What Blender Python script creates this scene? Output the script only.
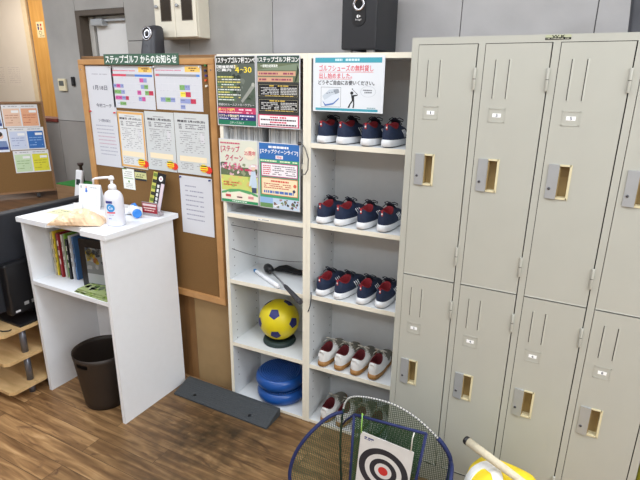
import bpy, bmesh, math, random
from mathutils import Vector, Matrix, Euler

for o in list(bpy.data.objects):
    bpy.data.objects.remove(o, do_unlink=True)
SC = bpy.context.scene
COL = SC.collection
PI = math.pi

# ------------------------------------------------------------------ camera
F_PX = 500.86
yaw, pitch, roll = -0.4816, -0.309, 0.0137
fw = Vector((math.sin(yaw) * math.cos(pitch), math.cos(yaw) * math.cos(pitch), math.sin(pitch)))
rt = Vector((math.cos(yaw), -math.sin(yaw), 0))
up = rt.cross(fw)
r2 = rt * math.cos(roll) + up * math.sin(roll)
u2 = up * math.cos(roll) - rt * math.sin(roll)
cd = bpy.data.cameras.new('camera')
cam = bpy.data.objects.new('camera', cd)
COL.objects.link(cam)
M = Matrix((r2, u2, -fw)).transposed().to_4x4()
M.translation = Vector((0.5834, -1.783, 1.6477))
cam.matrix_world = M
cd.sensor_fit = 'HORIZONTAL'
cd.sensor_width = 36
cd.lens = 36 * F_PX / 640
cd.clip_start = 0.02
SC.camera = cam

# ------------------------------------------------------------------ world, lights, exposure
w = bpy.data.worlds.new('world')
SC.world = w
w.use_nodes = True
w.node_tree.nodes['Background'].inputs[0].default_value = (0.9, 0.95, 1.0, 1)
w.node_tree.nodes['Background'].inputs[1].default_value = 0.6


def area(name, loc, sx, sy, power, col=(1.0, 0.97, 0.92)):
    l = bpy.data.lights.new(name, 'AREA')
    l.shape = 'RECTANGLE'
    l.size, l.size_y = sx, sy
    l.energy = power
    l.color = col
    o = bpy.data.objects.new(name, l)
    o.location = loc
    COL.objects.link(o)
    return o


NEUTRAL = (0.94, 1.0, 1.08)
area('ceiling_lamp_front', (-0.4, -0.82, 2.68), 3.0, 0.5, 42, NEUTRAL)
area('ceiling_lamp_rear', (-0.2, -2.9, 2.68), 3.2, 0.6, 46, NEUTRAL)
area('ceiling_lamp_right', (2.4, -1.6, 2.68), 0.6, 2.6, 105, NEUTRAL)
area('ceiling_lamp_left', (-3.3, -1.3, 2.68), 2.0, 0.6, 50, NEUTRAL)
area('corridor_lamp', (-4.2, 0.95, 2.6), 1.2, 0.3, 22, (1.0, 0.95, 0.88))
SC.view_settings.view_transform = 'Standard'
SC.view_settings.look = 'None'
SC.view_settings.gamma = 1
SC.view_settings.use_curve_mapping = False
SC.view_settings.exposure = -0.1


# ------------------------------------------------------------------ materials
def lin(c):
    r = []
    for v in c[:3]:
        v = v / 255.0
        r.append(v / 12.92 if v <= 0.04045 else ((v + 0.055) / 1.055) ** 2.4)
    return (r[0], r[1], r[2], 1)


MC = {}


def mat(name, rgb, rough=0.5, metal=0.0, var=0.05, scale=30.0, spec=0.5, bump=0.0, bscale=200.0, trans=0.0, sheen=0.0):
    if name in MC:
        return MC[name]
    m = bpy.data.materials.new(name)
    m.use_nodes = True
    nt = m.node_tree
    b = nt.nodes['Principled BSDF']
    b.inputs['Roughness'].default_value = rough
    b.inputs['Metallic'].default_value = metal
    b.inputs['Specular IOR Level'].default_value = spec
    b.inputs['Transmission Weight'].default_value = trans
    c = lin(rgb)
    tc = nt.nodes.new('ShaderNodeTexCoord')
    nz = nt.nodes.new('ShaderNodeTexNoise')
    nz.inputs['Scale'].default_value = scale
    nz.inputs['Detail'].default_value = 4
    nt.links.new(tc.outputs['Object'], nz.inputs['Vector'])
    rp = nt.nodes.new('ShaderNodeValToRGB')
    rp.color_ramp.elements[0].position = 0.3
    rp.color_ramp.elements[1].position = 0.7
    rp.color_ramp.elements[0].color = tuple(x * (1 - var) for x in c[:3]) + (1,)
    rp.color_ramp.elements[1].color = tuple(min(1, x * (1 + var)) for x in c[:3]) + (1,)
    nt.links.new(nz.outputs['Fac'], rp.inputs['Fac'])
    nt.links.new(rp.outputs['Color'], b.inputs['Base Color'])
    if bump:
        n2 = nt.nodes.new('ShaderNodeTexNoise')
        n2.inputs['Scale'].default_value = bscale
        nt.links.new(tc.outputs['Object'], n2.inputs['Vector'])
        bp = nt.nodes.new('ShaderNodeBump')
        bp.inputs['Strength'].default_value = bump
        bp.inputs['Distance'].default_value = 0.002
        nt.links.new(n2.outputs['Fac'], bp.inputs['Height'])
        nt.links.new(bp.outputs['Normal'], b.inputs['Normal'])
    MC[name] = m
    return m


def ink(rgb):
    return mat('print_%d_%d_%d' % tuple(rgb), rgb, rough=0.6, var=0.0, spec=0.25)


def floor_material():
    m = bpy.data.materials.new('wood_floor')
    m.use_nodes = True
    nt = m.node_tree
    N, L = nt.nodes, nt.links
    b = N['Principled BSDF']
    tc = N.new('ShaderNodeTexCoord')
    br = N.new('ShaderNodeTexBrick')
    br.offset = 0.37
    br.offset_frequency = 2
    br.inputs['Scale'].default_value = 1.0
    br.inputs['Brick Width'].default_value = 0.92
    br.inputs['Row Height'].default_value = 0.1
    br.inputs['Mortar Size'].default_value = 0.0012
    br.inputs['Color1'].default_value = (0, 0, 0, 1)
    br.inputs['Color2'].default_value = (1, 1, 1, 1)
    br.inputs['Mortar'].default_value = (0.1, 0.1, 0.1, 1)
    L.new(tc.outputs['Object'], br.inputs['Vector'])
    mp = N.new('ShaderNodeMapping')
    mp.inputs['Scale'].default_value = (2.2, 22, 1)
    L.new(tc.outputs['Object'], mp.inputs['Vector'])
    add = N.new('ShaderNodeVectorMath')
    add.operation = 'ADD'
    L.new(mp.outputs['Vector'], add.inputs[0])
    sc = N.new('ShaderNodeVectorMath')
    sc.operation = 'SCALE'
    sc.inputs['Scale'].default_value = 9.0
    L.new(br.outputs['Color'], sc.inputs[0])
    L.new(sc.outputs['Vector'], add.inputs[1])
    g = N.new('ShaderNodeTexNoise')
    g.inputs['Scale'].default_value = 1.6
    g.inputs['Detail'].default_value = 8
    g.inputs['Distortion'].default_value = 0.8
    L.new(add.outputs['Vector'], g.inputs['Vector'])
    r = N.new('ShaderNodeValToRGB')
    e = r.color_ramp.elements
    e[0].position, e[0].color = 0.28, lin((106, 76, 47))
    e[1].position, e[1].color = 0.78, lin((206, 168, 122))
    k = r.color_ramp.elements.new(0.48)
    k.color = lin((146, 110, 72))
    k = r.color_ramp.elements.new(0.6)
    k.color = lin((172, 134, 90))
    L.new(g.outputs['Fac'], r.inputs['Fac'])
    # plank to plank tone
    hs = N.new('ShaderNodeHueSaturation')
    mr = N.new('ShaderNodeMapRange')
    mr.inputs['To Min'].default_value = 0.84
    mr.inputs['To Max'].default_value = 1.12
    L.new(br.outputs['Color'], mr.inputs['Value'])
    L.new(mr.outputs['Result'], hs.inputs['Value'])
    L.new(r.outputs['Color'], hs.inputs['Color'])
    # worn greyish patch where people stand, in front of the kiosk
    vm = N.new('ShaderNodeVectorMath')
    vm.operation = 'DISTANCE'
    vm.inputs[1].default_value = (-0.80, -0.22, 0)
    L.new(tc.outputs['Object'], vm.inputs[0])
    wn = N.new('ShaderNodeTexNoise')
    wn.inputs['Scale'].default_value = 16
    wn.inputs['Detail'].default_value = 9
    L.new(tc.outputs['Object'], wn.inputs['Vector'])
    m1 = N.new('ShaderNodeMapRange')
    m1.inputs['From Min'].default_value = 0.05
    m1.inputs['From Max'].default_value = 0.82
    m1.inputs['To Min'].default_value = 1.05
    m1.inputs['To Max'].default_value = 0.0
    L.new(vm.outputs['Value'], m1.inputs['Value'])
    mu = N.new('ShaderNodeMath')
    mu.operation = 'MULTIPLY'
    mu.use_clamp = True
    L.new(m1.outputs['Result'], mu.inputs[0])
    wr = N.new('ShaderNodeMapRange')
    wr.inputs['From Min'].default_value = 0.3
    wr.inputs['From Max'].default_value = 0.7
    wr.inputs['To Min'].default_value = 0.62
    wr.inputs['To Max'].default_value = 1.0
    L.new(wn.outputs['Fac'], wr.inputs['Value'])
    L.new(wr.outputs['Result'], mu.inputs[1])
    mx = N.new('ShaderNodeMix')
    mx.data_type = 'RGBA'
    L.new(mu.outputs['Value'], mx.inputs['Factor'])
    kn = N.new('ShaderNodeTexNoise')
    kn.inputs['Scale'].default_value = 1.1
    kn.inputs['Detail'].default_value = 5
    kn.inputs['Distortion'].default_value = 1.5
    km = N.new('ShaderNodeMapping')
    km.inputs['Scale'].default_value = (4, 14, 1)
    L.new(tc.outputs['Object'], km.inputs['Vector'])
    ka = N.new('ShaderNodeVectorMath')
    ka.operation = 'ADD'
    L.new(km.outputs['Vector'], ka.inputs[0])
    L.new(sc.outputs['Vector'], ka.inputs[1])
    L.new(ka.outputs['Vector'], kn.inputs['Vector'])
    kr = N.new('ShaderNodeMapRange')
    kr.inputs['From Min'].default_value = 0.6
    kr.inputs['From Max'].default_value = 0.72
    kr.inputs['To Max'].default_value = 0.75
    L.new(kn.outputs['Fac'], kr.inputs['Value'])
    kx = N.new('ShaderNodeMix')
    kx.data_type = 'RGBA'
    L.new(kr.outputs['Result'], kx.inputs['Factor'])
    L.new(hs.outputs['Color'], kx.inputs['A'])
    kx.inputs['B'].default_value = lin((84, 56, 42))
    L.new(kx.outputs['Result'], mx.inputs['A'])
    mx.inputs['B'].default_value = lin((52, 41, 27))
    # joints
    mj = N.new('ShaderNodeMix')
    mj.data_type = 'RGBA'
    L.new(br.outputs['Fac'], mj.inputs['Factor'])
    L.new(mx.outputs['Result'], mj.inputs['A'])
    mj.inputs['B'].default_value = lin((74, 54, 36))
    L.new(mj.outputs['Result'], b.inputs['Base Color'])
    b.inputs['Roughness'].default_value = 0.42
    b.inputs['Specular IOR Level'].default_value = 0.4
    return m


def wood(name, c1, c2, scale=(3, 30, 30), rough=0.5):
    if name in MC:
        return MC[name]
    m = bpy.data.materials.new(name)
    m.use_nodes = True
    nt = m.node_tree
    N, L = nt.nodes, nt.links
    b = N['Principled BSDF']
    tc = N.new('ShaderNodeTexCoord')
    mp = N.new('ShaderNodeMapping')
    mp.inputs['Scale'].default_value = scale
    L.new(tc.outputs['Object'], mp.inputs['Vector'])
    g = N.new('ShaderNodeTexNoise')
    g.inputs['Scale'].default_value = 1.5
    g.inputs['Detail'].default_value = 6
    g.inputs['Distortion'].default_value = 0.5
    L.new(mp.outputs['Vector'], g.inputs['Vector'])
    r = N.new('ShaderNodeValToRGB')
    r.color_ramp.elements[0].position, r.color_ramp.elements[0].color = 0.3, lin(c1)
    r.color_ramp.elements[1].position, r.color_ramp.elements[1].color = 0.7, lin(c2)
    L.new(g.outputs['Fac'], r.inputs['Fac'])
    L.new(r.outputs['Color'], b.inputs['Base Color'])
    b.inputs['Roughness'].default_value = rough
    MC[name] = m
    return m


def net_material(name, rgb, cell=0.009, fill=0.26):
    m = bpy.data.materials.new(name)
    m.use_nodes = True
    nt = m.node_tree
    N, L = nt.nodes, nt.links
    b = N['Principled BSDF']
    b.inputs['Base Color'].default_value = lin(rgb)
    b.inputs['Roughness'].default_value = 0.7
    uv = N.new('ShaderNodeUVMap')
    sp = N.new('ShaderNodeSeparateXYZ')
    L.new(uv.outputs['UV'], sp.inputs[0])
    outs = []
    for op in ('ADD', 'SUBTRACT'):
        a = N.new('ShaderNodeMath')
        a.operation = op
        L.new(sp.outputs['X'], a.inputs[0])
        L.new(sp.outputs['Y'], a.inputs[1])
        s = N.new('ShaderNodeMath')
        s.operation = 'MULTIPLY'
        s.inputs[1].default_value = 0.707 / cell
        L.new(a.outputs[0], s.inputs[0])
        f = N.new('ShaderNodeMath')
        f.operation = 'FRACT'
        L.new(s.outputs[0], f.inputs[0])
        t = N.new('ShaderNodeMath')
        t.operation = 'LESS_THAN'
        t.inputs[1].default_value = fill
        L.new(f.outputs[0], t.inputs[0])
        outs.append(t)
    mx = N.new('ShaderNodeMath')
    mx.operation = 'MAXIMUM'
    L.new(outs[0].outputs[0], mx.inputs[0])
    L.new(outs[1].outputs[0], mx.inputs[1])
    L.new(mx.outputs[0], b.inputs['Alpha'])
    return m


WHITE = mat('white_laminate', (236, 239, 243), 0.45, var=0.01)
SHELFW = mat('white_shelf_board', (214, 217, 218), 0.5, var=0.015)
EDGE = mat('cream_edge_band', (236, 231, 214), 0.5, var=0.02)
LOCK = mat('beige_enamel', (176, 176, 166), 0.42, var=0.02, scale=6, bump=0.05, bscale=300)
GAP = mat('gap_shade', (45, 42, 38), 0.8)  # dark colour stands in for the shade in gaps, slots and holes
SILVER = mat('silver_plate', (176, 179, 181), 0.38, metal=0.35, var=0.03)
CUP = mat('cream_plastic', (214, 203, 166), 0.5)
CUPIN = mat('ochre_plastic', (150, 128, 84), 0.55)
BLACK = mat('black_plastic', (22, 22, 25), 0.4)
BLACK2 = mat('black_cabinet', (30, 31, 35), 0.5)
DGREY = mat('dark_grey_plastic', (55, 56, 62), 0.45)
CHROME = mat('chrome', (190, 190, 195), 0.25, metal=0.9)
CORK = mat('cork', (121, 88, 46), 0.85, var=0.12, scale=160, bump=0.2)
FRAMEW = wood('pale_wood_frame', (176, 128, 76), (200, 152, 98), (6, 6, 6))
PAPER = ink((216, 217, 221))
NAVY = mat('navy_mesh_fabric', (25, 40, 68), 0.75, var=0.18, scale=90, bump=0.3, bscale=500)
NAVYD = mat('dark_navy_trim', (16, 22, 38), 0.7)
RED = mat('red_lining_fabric', (116, 12, 24), 0.85, var=0.1)  # red taken darker for the shade inside the shoes
WSOLE = mat('white_rubber', (226, 228, 230), 0.6, var=0.03)
DSOLE = mat('dark_outsole', (40, 42, 48), 0.7)
WLEATH = mat('white_leather', (226, 226, 224), 0.5, var=0.04)
DRED = mat('dark_red_lining', (84, 8, 18), 0.85, var=0.1)
INSOLE = mat('shaded_insole', (46, 16, 20), 0.9)  # darkened so the colour carries the shade deep in the shoe
GUM = mat('gum_rubber', (150, 108, 58), 0.6, var=0.06)
GREYM = mat('grey_suede', (134, 132, 122), 0.85, var=0.06)
BLUE = mat('blue_vinyl', (20, 76, 150), 0.3, var=0.05)
NAVYB = mat('navy_binding', (24, 36, 84), 0.7, var=0.05)
WROPE = mat('white_net_edge', (222, 222, 214), 0.8)


# ------------------------------------------------------------------ mesh builder
class MB:
    def __init__(self):
        self.bm = bmesh.new()
        self.mats = []
        self.uv = None

    def mi(self, m):
        if m not in self.mats:
            self.mats.append(m)
        return self.mats.index(m)

    def face(self, vs, m, smooth=False):
        try:
            f = self.bm.faces.new(vs)
        except ValueError:
            return None
        f.material_index = self.mi(m)
        f.smooth = smooth
        return f

    def box(self, x0, x1, y0, y1, z0, z1, m, bev=0.0, seg=2):
        if x0 > x1: x0, x1 = x1, x0
        if y0 > y1: y0, y1 = y1, y0
        if z0 > z1: z0, z1 = z1, z0
        P = [(x0, y0, z0), (x1, y0, z0), (x1, y1, z0), (x0, y1, z0), (x0, y0, z1), (x1, y0, z1), (x1, y1, z1), (x0, y1, z1)]
        v = [self.bm.verts.new(p) for p in P]
        fs = [self.face([v[i] for i in q], m) for q in ((3, 2, 1, 0), (4, 5, 6, 7), (0, 1, 5, 4), (1, 2, 6, 5), (2, 3, 7, 6), (3, 0, 4, 7))]
        if bev:
            es = list({e for f in fs for e in f.edges})
            r = bmesh.ops.bevel(self.bm, geom=es, offset=bev, segments=seg, affect='EDGES', profile=0.5)
            for f in r['faces']:
                f.material_index = self.mi(m)
        return self

    def prism(self, pts, d, m, smooth=False):
        d = Vector(d)
        a = [self.bm.verts.new(p) for p in pts]
        b = [self.bm.verts.new(Vector(p) + d) for p in pts]
        n = len(pts)
        self.face(a[::-1], m)
        self.face(b, m)
        for i in range(n):
            self.face([a[i], a[(i + 1) % n], b[(i + 1) % n], b[i]], m, smooth)
        return self

    def loft(self, loops, m, cap0=True, cap1=True, smooth=True, closed=True):
        V = [[self.bm.verts.new(p) for p in lp] for lp in loops]
        n = len(loops[0])
        for a, b in zip(V[:-1], V[1:]):
            for i in range(n if closed else n - 1):
                j = (i + 1) % n
                self.face([a[i], a[j], b[j], b[i]], m, smooth)
        if cap0: self.face(V[0][::-1], m)
        if cap1: self.face(V[-1], m)
        return V

    def tube(self, path, r, m, n=8, closed=False):
        path = [Vector(p) for p in path]
        N = len(path)
        rr = r if isinstance(r, (list, tuple)) else [r] * N
        loops = []
        prev = None
        for i, p in enumerate(path):
            if closed:
                t = path[(i + 1) % N] - path[(i - 1) % N]
            else:
                t = path[min(i + 1, N - 1)] - path[max(i - 1, 0)]
            t.normalize()
            if prev is None:
                a = t.cross(Vector((0, 0, 1)))
                if a.length < 0.1: a = t.cross(Vector((0, 1, 0)))
            else:
                a = prev - t * prev.dot(t)
            a.normalize()
            prev = a
            b = t.cross(a)
            loops.append([p + (a * math.cos(2 * PI * k / n) + b * math.sin(2 * PI * k / n)) * rr[i] for k in range(n)])
        if closed:
            loops.append(loops[0])
            self.loft(loops, m, False, False)
            bmesh.ops.remove_doubles(self.bm, verts=self.bm.verts[:], dist=1e-6)
        else:
            self.loft(loops, m)
        return self

    def lathe(self, prof, m, c=(0, 0, 0), n=32, axis='z', smooth=True):
        c = Vector(c)
        loops = []
        for r, z in prof:
            lp = []
            for k in range(n):
                a = 2 * PI * k / n
                x, y = max(r, 1e-5) * math.cos(a), max(r, 1e-5) * math.sin(a)
                if axis == 'z': lp.append(c + Vector((x, y, z)))
                elif axis == 'y': lp.append(c + Vector((x, z, -y)))
                else: lp.append(c + Vector((z, x, y)))
            loops.append(lp)
        self.loft(loops, m, True, True, smooth)
        return self

    def build(self, name, parent=None, recalc=True, auto=35):
        if recalc:
            bmesh.ops.recalc_face_normals(self.bm, faces=self.bm.faces[:])
        me = bpy.data.meshes.new(name)
        self.bm.to_mesh(me)
        self.bm.free()
        for m in self.mats: me.materials.append(m)
        o = bpy.data.objects.new(name, me)
        COL.objects.link(o)
        if parent is not None: o.parent = parent
        return o


def tag(o, label=None, cat=None, group=None, kind=None):
    if label: o['label'] = label
    if cat: o['category'] = cat
    if group: o['group'] = group
    if kind: o['kind'] = kind
    return o


def thing(name, label, cat, loc=(0, 0, 0), rot=(0, 0, 0), group=None):
    o = bpy.data.objects.new(name, None)
    o.empty_display_size = 0.05
    o.location = loc
    o.rotation_euler = rot
    COL.objects.link(o)
    return tag(o, label, cat, group)


def struct(name, mb, **k):
    return tag(mb.build(name, **k), kind='structure')


def kids(o):
    return [c for c in bpy.data.objects if c.parent == o]


def copy_tree(o, parent=None):
    c = o.copy()
    COL.objects.link(c)
    if parent is not None: c.parent = parent
    for ch in kids(o):
        copy_tree(ch, c)
    return c


TXT = {}


def text_geo(s):
    if s in TXT: return TXT[s]
    c = bpy.data.curves.new('t', 'FONT')
    c.body = s
    c.resolution_u = 2
    o = bpy.data.objects.new('t', c)
    COL.objects.link(o)
    bpy.context.view_layer.update()
    dg = bpy.context.evaluated_depsgraph_get()
    me = bpy.data.meshes.new_from_object(o.evaluated_get(dg))
    vs = [tuple(v.co) for v in me.vertices]
    fs = [tuple(p.vertices) for p in me.polygons]
    bpy.data.objects.remove(o, do_unlink=True)
    bpy.data.curves.remove(c)
    bpy.data.meshes.remove(me)
    TXT[s] = (vs, fs)
    return TXT[s]


class Sheet(MB):
    """a printed sheet: local x right, z up, front faces -y, origin at its lower left corner"""

    def __init__(self, w, h, base=PAPER, t=0.0008):
        super().__init__()
        self.w, self.h, self.k = w, h, 0
        self.box(0, w, 0, t, 0, h, base)

    def off(self, layer):
        return -0.00012 - 0.00025 * layer

    def rect(self, x0, x1, y0, y1, c, layer=0):
        """fractions of width / of height measured from the top"""
        X0, X1, Z0, Z1 = x0 * self.w, x1 * self.w, (1 - y1) * self.h, (1 - y0) * self.h
        o = self.off(layer)
        v = [self.bm.verts.new(p) for p in ((X0, o, Z0), (X1, o, Z0), (X1, o, Z1), (X0, o, Z1))]
        self.face(v, ink(c))

    def poly(self, pts, c, layer=0):
        o = self.off(layer)
        v = [self.bm.verts.new((x * self.w, o, (1 - y) * self.h)) for x, y in pts]
        self.face(v, ink(c))

    def ring(self, cx, cy, r0, r1, c, layer=0, n=40, sx=1.0):
        o = self.off(layer)
        A = [2 * PI * i / n for i in range(n)]
        out = [self.bm.verts.new((cx * self.w + r1 * sx * math.cos(a), o, (1 - cy) * self.h + r1 * math.sin(a))) for a in A]
        if r0 <= 0:
            self.face(out, ink(c))
            return
        inn = [self.bm.verts.new((cx * self.w + r0 * sx * math.cos(a), o, (1 - cy) * self.h + r0 * math.sin(a))) for a in A]
        for i in range(n):
            j = (i + 1) % n
            self.face([inn[i], out[i], out[j], inn[j]], ink(c))

    def frame(self, x0, x1, y0, y1, t, c, layer=0):
        tx, ty = t / self.w, t / self.h
        self.rect(x0, x1, y0, y0 + ty, c, layer)
        self.rect(x0, x1, y1 - ty, y1, c, layer)
        self.rect(x0, x0 + tx, y0, y1, c, layer)
        self.rect(x1 - tx, x1, y0, y1, c, layer)

    def text(self, s, x0, x1, y0, y1, c, layer=1, bold=0.0):
        vs, fs = text_geo(s)
        if not vs: return
        ax, bx = min(v[0] for v in vs), max(v[0] for v in vs)
        ay, by = min(v[1] for v in vs), max(v[1] for v in vs)
        sx = (x1 - x0) * self.w / (bx - ax)
        sz = (y1 - y0) * self.h / max(by - ay, 1e-4)
        X0, Z0 = x0 * self.w, (1 - y1) * self.h
        shifts = [(0, 0)] if not bold else [(-bold, 0), (bold, 0), (0, bold), (0, -bold)]
        for q, (dx, dz) in enumerate(shifts):
            o = self.off(layer) - 0.00004 * q
            bv = [self.bm.verts.new((X0 + (v[0] - ax) * sx + dx, o, Z0 + (v[1] - ay) * sz + dz)) for v in vs]
            for f in fs: self.face([bv[i] for i in f], ink(c))

    def dashes(self, x0, x1, y, hgt, c, seed=0, layer=1, fill=0.75, unit=0.03):
        rnd = random.Random(seed * 131 + int(y * 1000))
        x = x0
        while x < x1 - 0.01:
            l = rnd.uniform(0.5, 2.2) * unit
            if rnd.random() < fill:
                self.rect(x, min(x1, x + l), y, y + hgt, c, layer)
            x += l + unit * 0.3

    def done(self, name, label=None, cat='paper', group=None, loc=(0, 0, 0), rot=(0, 0, 0), parent=None):
        o = self.build(name, parent, recalc=False)
        o.location = loc
        o.rotation_euler = rot
        if parent is None: tag(o, label, cat, group)
        return o


# ================================================================== SETTING
WY = 0.41       # front of the grey wall
CEIL = 2.72
struct('floor', MB().box(-6.5, 3.0, -4.6, 2.4, -0.05, 0, floor_material()))
struct('ceiling', MB().box(-6.5, 3.0, -4.6, 2.4, CEIL, CEIL + 0.05, mat('ceiling_white', (232, 231, 226), 0.8)))
WALLW = mat('white_wall_paint', (214, 211, 203), 0.8, var=0.02, scale=8)
GW = mat('grey_wall_panel', (166, 165, 162), 0.75, var=0.1, scale=5, bump=0.25, bscale=60)
GWL = mat('grey_wall_panel_light', (168, 166, 166), 0.75, var=0.09, scale=5, bump=0.25, bscale=60)
GWD = mat('grey_wall_panel_dark', (146, 142, 138), 0.75, var=0.06, scale=5, bump=0.25, bscale=60)
JOINT = mat('wall_joint', (88, 87, 86), 0.9)
b = MB()
GX = 0.0018


def panel(x0, x1, z0, z1, m=GW):
    b.box(x0 + GX, x1 - GX, WY, WY + 0.012, z0 + GX, z1 - GX, m)


DX0, DX1, DZ = -2.23, -1.82, 2.02
b.box(-2.52, DX0, WY + 0.008, WY + 0.1, 0, CEIL, JOINT)
b.box(DX1, 3.0, WY + 0.008, WY + 0.1, 0, CEIL, JOINT)
b.box(DX0, DX1, WY + 0.008, WY + 0.1, DZ, CEIL, JOINT)
for z0, z1 in ((0, 0.9), (0.9, 1.375), (1.375, CEIL)):
    panel(-2.5225, DX0, z0, z1, GW if z0 > 1 else GWD)
panel(DX0, DX1, DZ, CEIL)
for x0, x1, zs in ((DX1, -1.36, (0, 0.9, 1.845, CEIL)), (-1.36, -0.835, (0, 0.9, CEIL)), (-0.835, 0.062, (0, 0.92, CEIL)), (0.062, 0.545, (0, 0.92, CEIL)), (0.545, 1.45, (0, 0.92, CEIL)), (1.45, 3.0, (0, 0.92, 1.84, CEIL))):
    for z0, z1 in zip(zs[:-1], zs[1:]):
        panel(x0, x1, z0, z1, GWL if x0 > -1 else GW)
struct('wall_back', b)
struct('wall_low_partition', MB().box(-6.4, -2.525, WY, WY + 0.1, 0, 1.36, GWD))
struct('trim_partition_cap', MB().box(-6.4, -2.525, WY - 0.01, WY + 0.11, 1.361, 1.382, mat('red_brown_cap', (118, 48, 40), 0.5)))
BEIGE = mat('beige_wall_paint', (230, 218, 202), 0.8, var=0.02, scale=6)
b = MB()
b.box(-6.5, -4.47, 1.62, 1.7, 0, CEIL, BEIGE)
b.box(-3.98, -1.0, 1.62, 1.7, 0, CEIL, BEIGE)
b.box(-4.47, -3.98, 1.62, 1.7, 2.6, CEIL, BEIGE)
struct('wall_far', b)
struct('wall_left', MB().box(-6.55, -6.5, -4.6, 2.4, 0, CEIL, WALLW))
struct('wall_right', MB().box(3.0, 3.05, -4.6, 2.4, 0, CEIL, WALLW))
struct('wall_front', MB().box(-6.5, 3.0, -4.65, -4.6, 0, CEIL, WALLW))
struct('trim_door_casing', MB().box(-4.53, -4.46, 1.60, 1.618, 0, 2.62, mat('cream_casing', (226, 205, 168), 0.6)).box(-4.13, -4.06, 1.60, 1.618, 0, 2.62, MC['cream_casing']).box(-4.46, -4.13, 1.60, 1.618, 2.57, 2.62, MC['cream_casing']))
OAK = wood('oak_door', (204, 146, 70), (222, 168, 90), (20, 20, 2.5))
d = struct('door_2', MB().box(-4.455, -4.135, 1.625, 1.66, 0.005, 2.565, OAK))
s = Sheet(0.11, 0.145, ink((236, 218, 170)))
s.ring(0.25, 0.2, 0, 0.012, (60, 50, 110)); s.ring(0.62, 0.2, 0, 0.012, (190, 50, 50))
s.poly([(0.14, 0.3), (0.36, 0.3), (0.32, 0.52), (0.18, 0.52)], (60, 50, 110)); s.poly([(0.62, 0.28), (0.76, 0.52), (0.48, 0.52)], (190, 50, 50))
s.ring(0.45, 0.7, 0.014, 0.018, (90, 70, 60), sx=1.2); s.rect(0.3, 0.85, 0.88, 0.91, (90, 70, 60)); s.poly([(0.85, 0.84), (0.95, 0.895), (0.85, 0.95)], (90, 70, 60))
s.done('restroom_sign', 'small cream restroom sign with blue and red figures on the oak door', 'sign', loc=(-4.375, 1.6235, 2.01))
for i, (x0, x1) in enumerate(((-5.25, -4.99), (-4.96, -4.72))):
    s = Sheet(x1 - x0, 0.21, ink((232, 220, 205)))
    for k in range(9): s.dashes(0.1, 0.9, 0.1 + 0.09 * k, 0.018, (196, 180, 172), seed=i * 7 + k, layer=0)
    s.done('notice_sheet', ['faint printed notice on the beige wall, further left one', 'faint printed notice on the beige wall, nearer the oak door'][i], 'paper', loc=(x0, 1.6185, 1.545))

# narrow white door set into the grey wall
DFR = mat('bronze_frame', (86, 76, 66), 0.5)
WDOOR = mat('white_door_paint', (226, 226, 224), 0.5, var=0.01)
b = MB()
b.box(DX0, DX0 + 0.035, WY - 0.003, WY + 0.1, 0, DZ, DFR).box(DX0 + 0.035, DX1, WY - 0.003, WY + 0.1, DZ - 0.028, DZ, DFR)
struct('trim_door_frame', b)
b = MB()
b.box(DX0 + 0.037, DX0 + 0.075, WY + 0.06, WY + 0.095, 0.003, DZ - 0.03, mat('pale_jamb', (206, 204, 198), 0.5)).box(DX0 + 0.076, DX0 + 0.098, WY + 0.078, WY + 0.098, 0.003, DZ - 0.03, BLACK)
b.box(DX0 + 0.10, DX1 + 0.0, WY + 0.06, WY + 0.098, 0.003, DZ - 0.03, WDOOR)
d1 = struct('door_1', b)
MB().box(DX0 + 0.1, DX0 + 0.2, WY + 0.015, WY + 0.058, DZ - 0.085, DZ - 0.045, SILVER, 0.006).box(DX0 + 0.2, DX0 + 0.37, WY + 0.035, WY + 0.05, DZ - 0.06, DZ - 0.05, SILVER).build('door_closer', d1)
SWC = mat('ivory_plastic', (222, 212, 180), 0.5)
t = thing('wall_thermostat', 'ivory control unit with a small dark display on the grey wall', 'switch', (-2.42, WY, 1.56))
MB().box(-0.035, 0.035, -0.016, -0.0005, 0, 0.075, SWC, 0.004).build('housing', t)
MB().box(-0.022, 0.022, -0.018, -0.0165, 0.032, 0.062, mat('display_grey', (96, 100, 96), 0.3)).build('display', t)
t = thing('door_switch', 'small black vertical switch on the grey wall left of the white door', 'switch', (-2.318, WY, 1.592))
MB().box(-0.014, 0.014, -0.012, -0.0005, 0, 0.055, BLACK, 0.003).build('housing', t)
MB().box(-0.006, 0.006, -0.015, -0.0125, 0.012, 0.042, DGREY).build('rocker', t)

# ================================================================== LOCKERS
LW, LH, LD = 0.916, 1.79, 0.40
SX, DWD, PX = 0.0252, 0.1958, 0.2227
ZD, ZM, ZB = 1.766, 0.9271, 0.0842
lk = thing('locker_bank', 'beige steel locker bank with eight numbered doors against the grey wall', 'lockers', (0, 0, 0))
b = MB()
b.box(0, 0.0015, 0.002, LD, 0, LH, LOCK).box(LW - 0.0015, LW, 0.002, LD, 0, LH, LOCK).box(0.0015, LW - 0.0015, 0.002, LD, LH - 0.0015, LH, LOCK)
b.box(0.0015, LW - 0.0015, LD - 0.002, LD, 0.0, LH - 0.0015, LOCK)
b.box(0.0015, LW - 0.0015, 0.031, 0.033, 0.0, LH - 0.002, GAP)  # dark sheet painted as the shade behind the door gaps
b.box(0, LW, 0, 0.0018, ZD + 0.002, LH, LOCK).box(0, LW, 0, 0.0018, 0, ZB - 0.002, LOCK)
b.box(0, SX - 0.0015, 0, 0.0018, ZB - 0.002, ZD + 0.002, LOCK)
for i in range(4):
    x0 = SX + i * PX + DWD + 0.0035
    x1 = SX + (i + 1) * PX - 0.002 if i < 3 else LW
    b.box(x0, x1, 0, 0.0018, ZB - 0.002, ZD + 0.002, LOCK)
b.build('body', lk)
DH = ZD - ZM - 0.003


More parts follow.
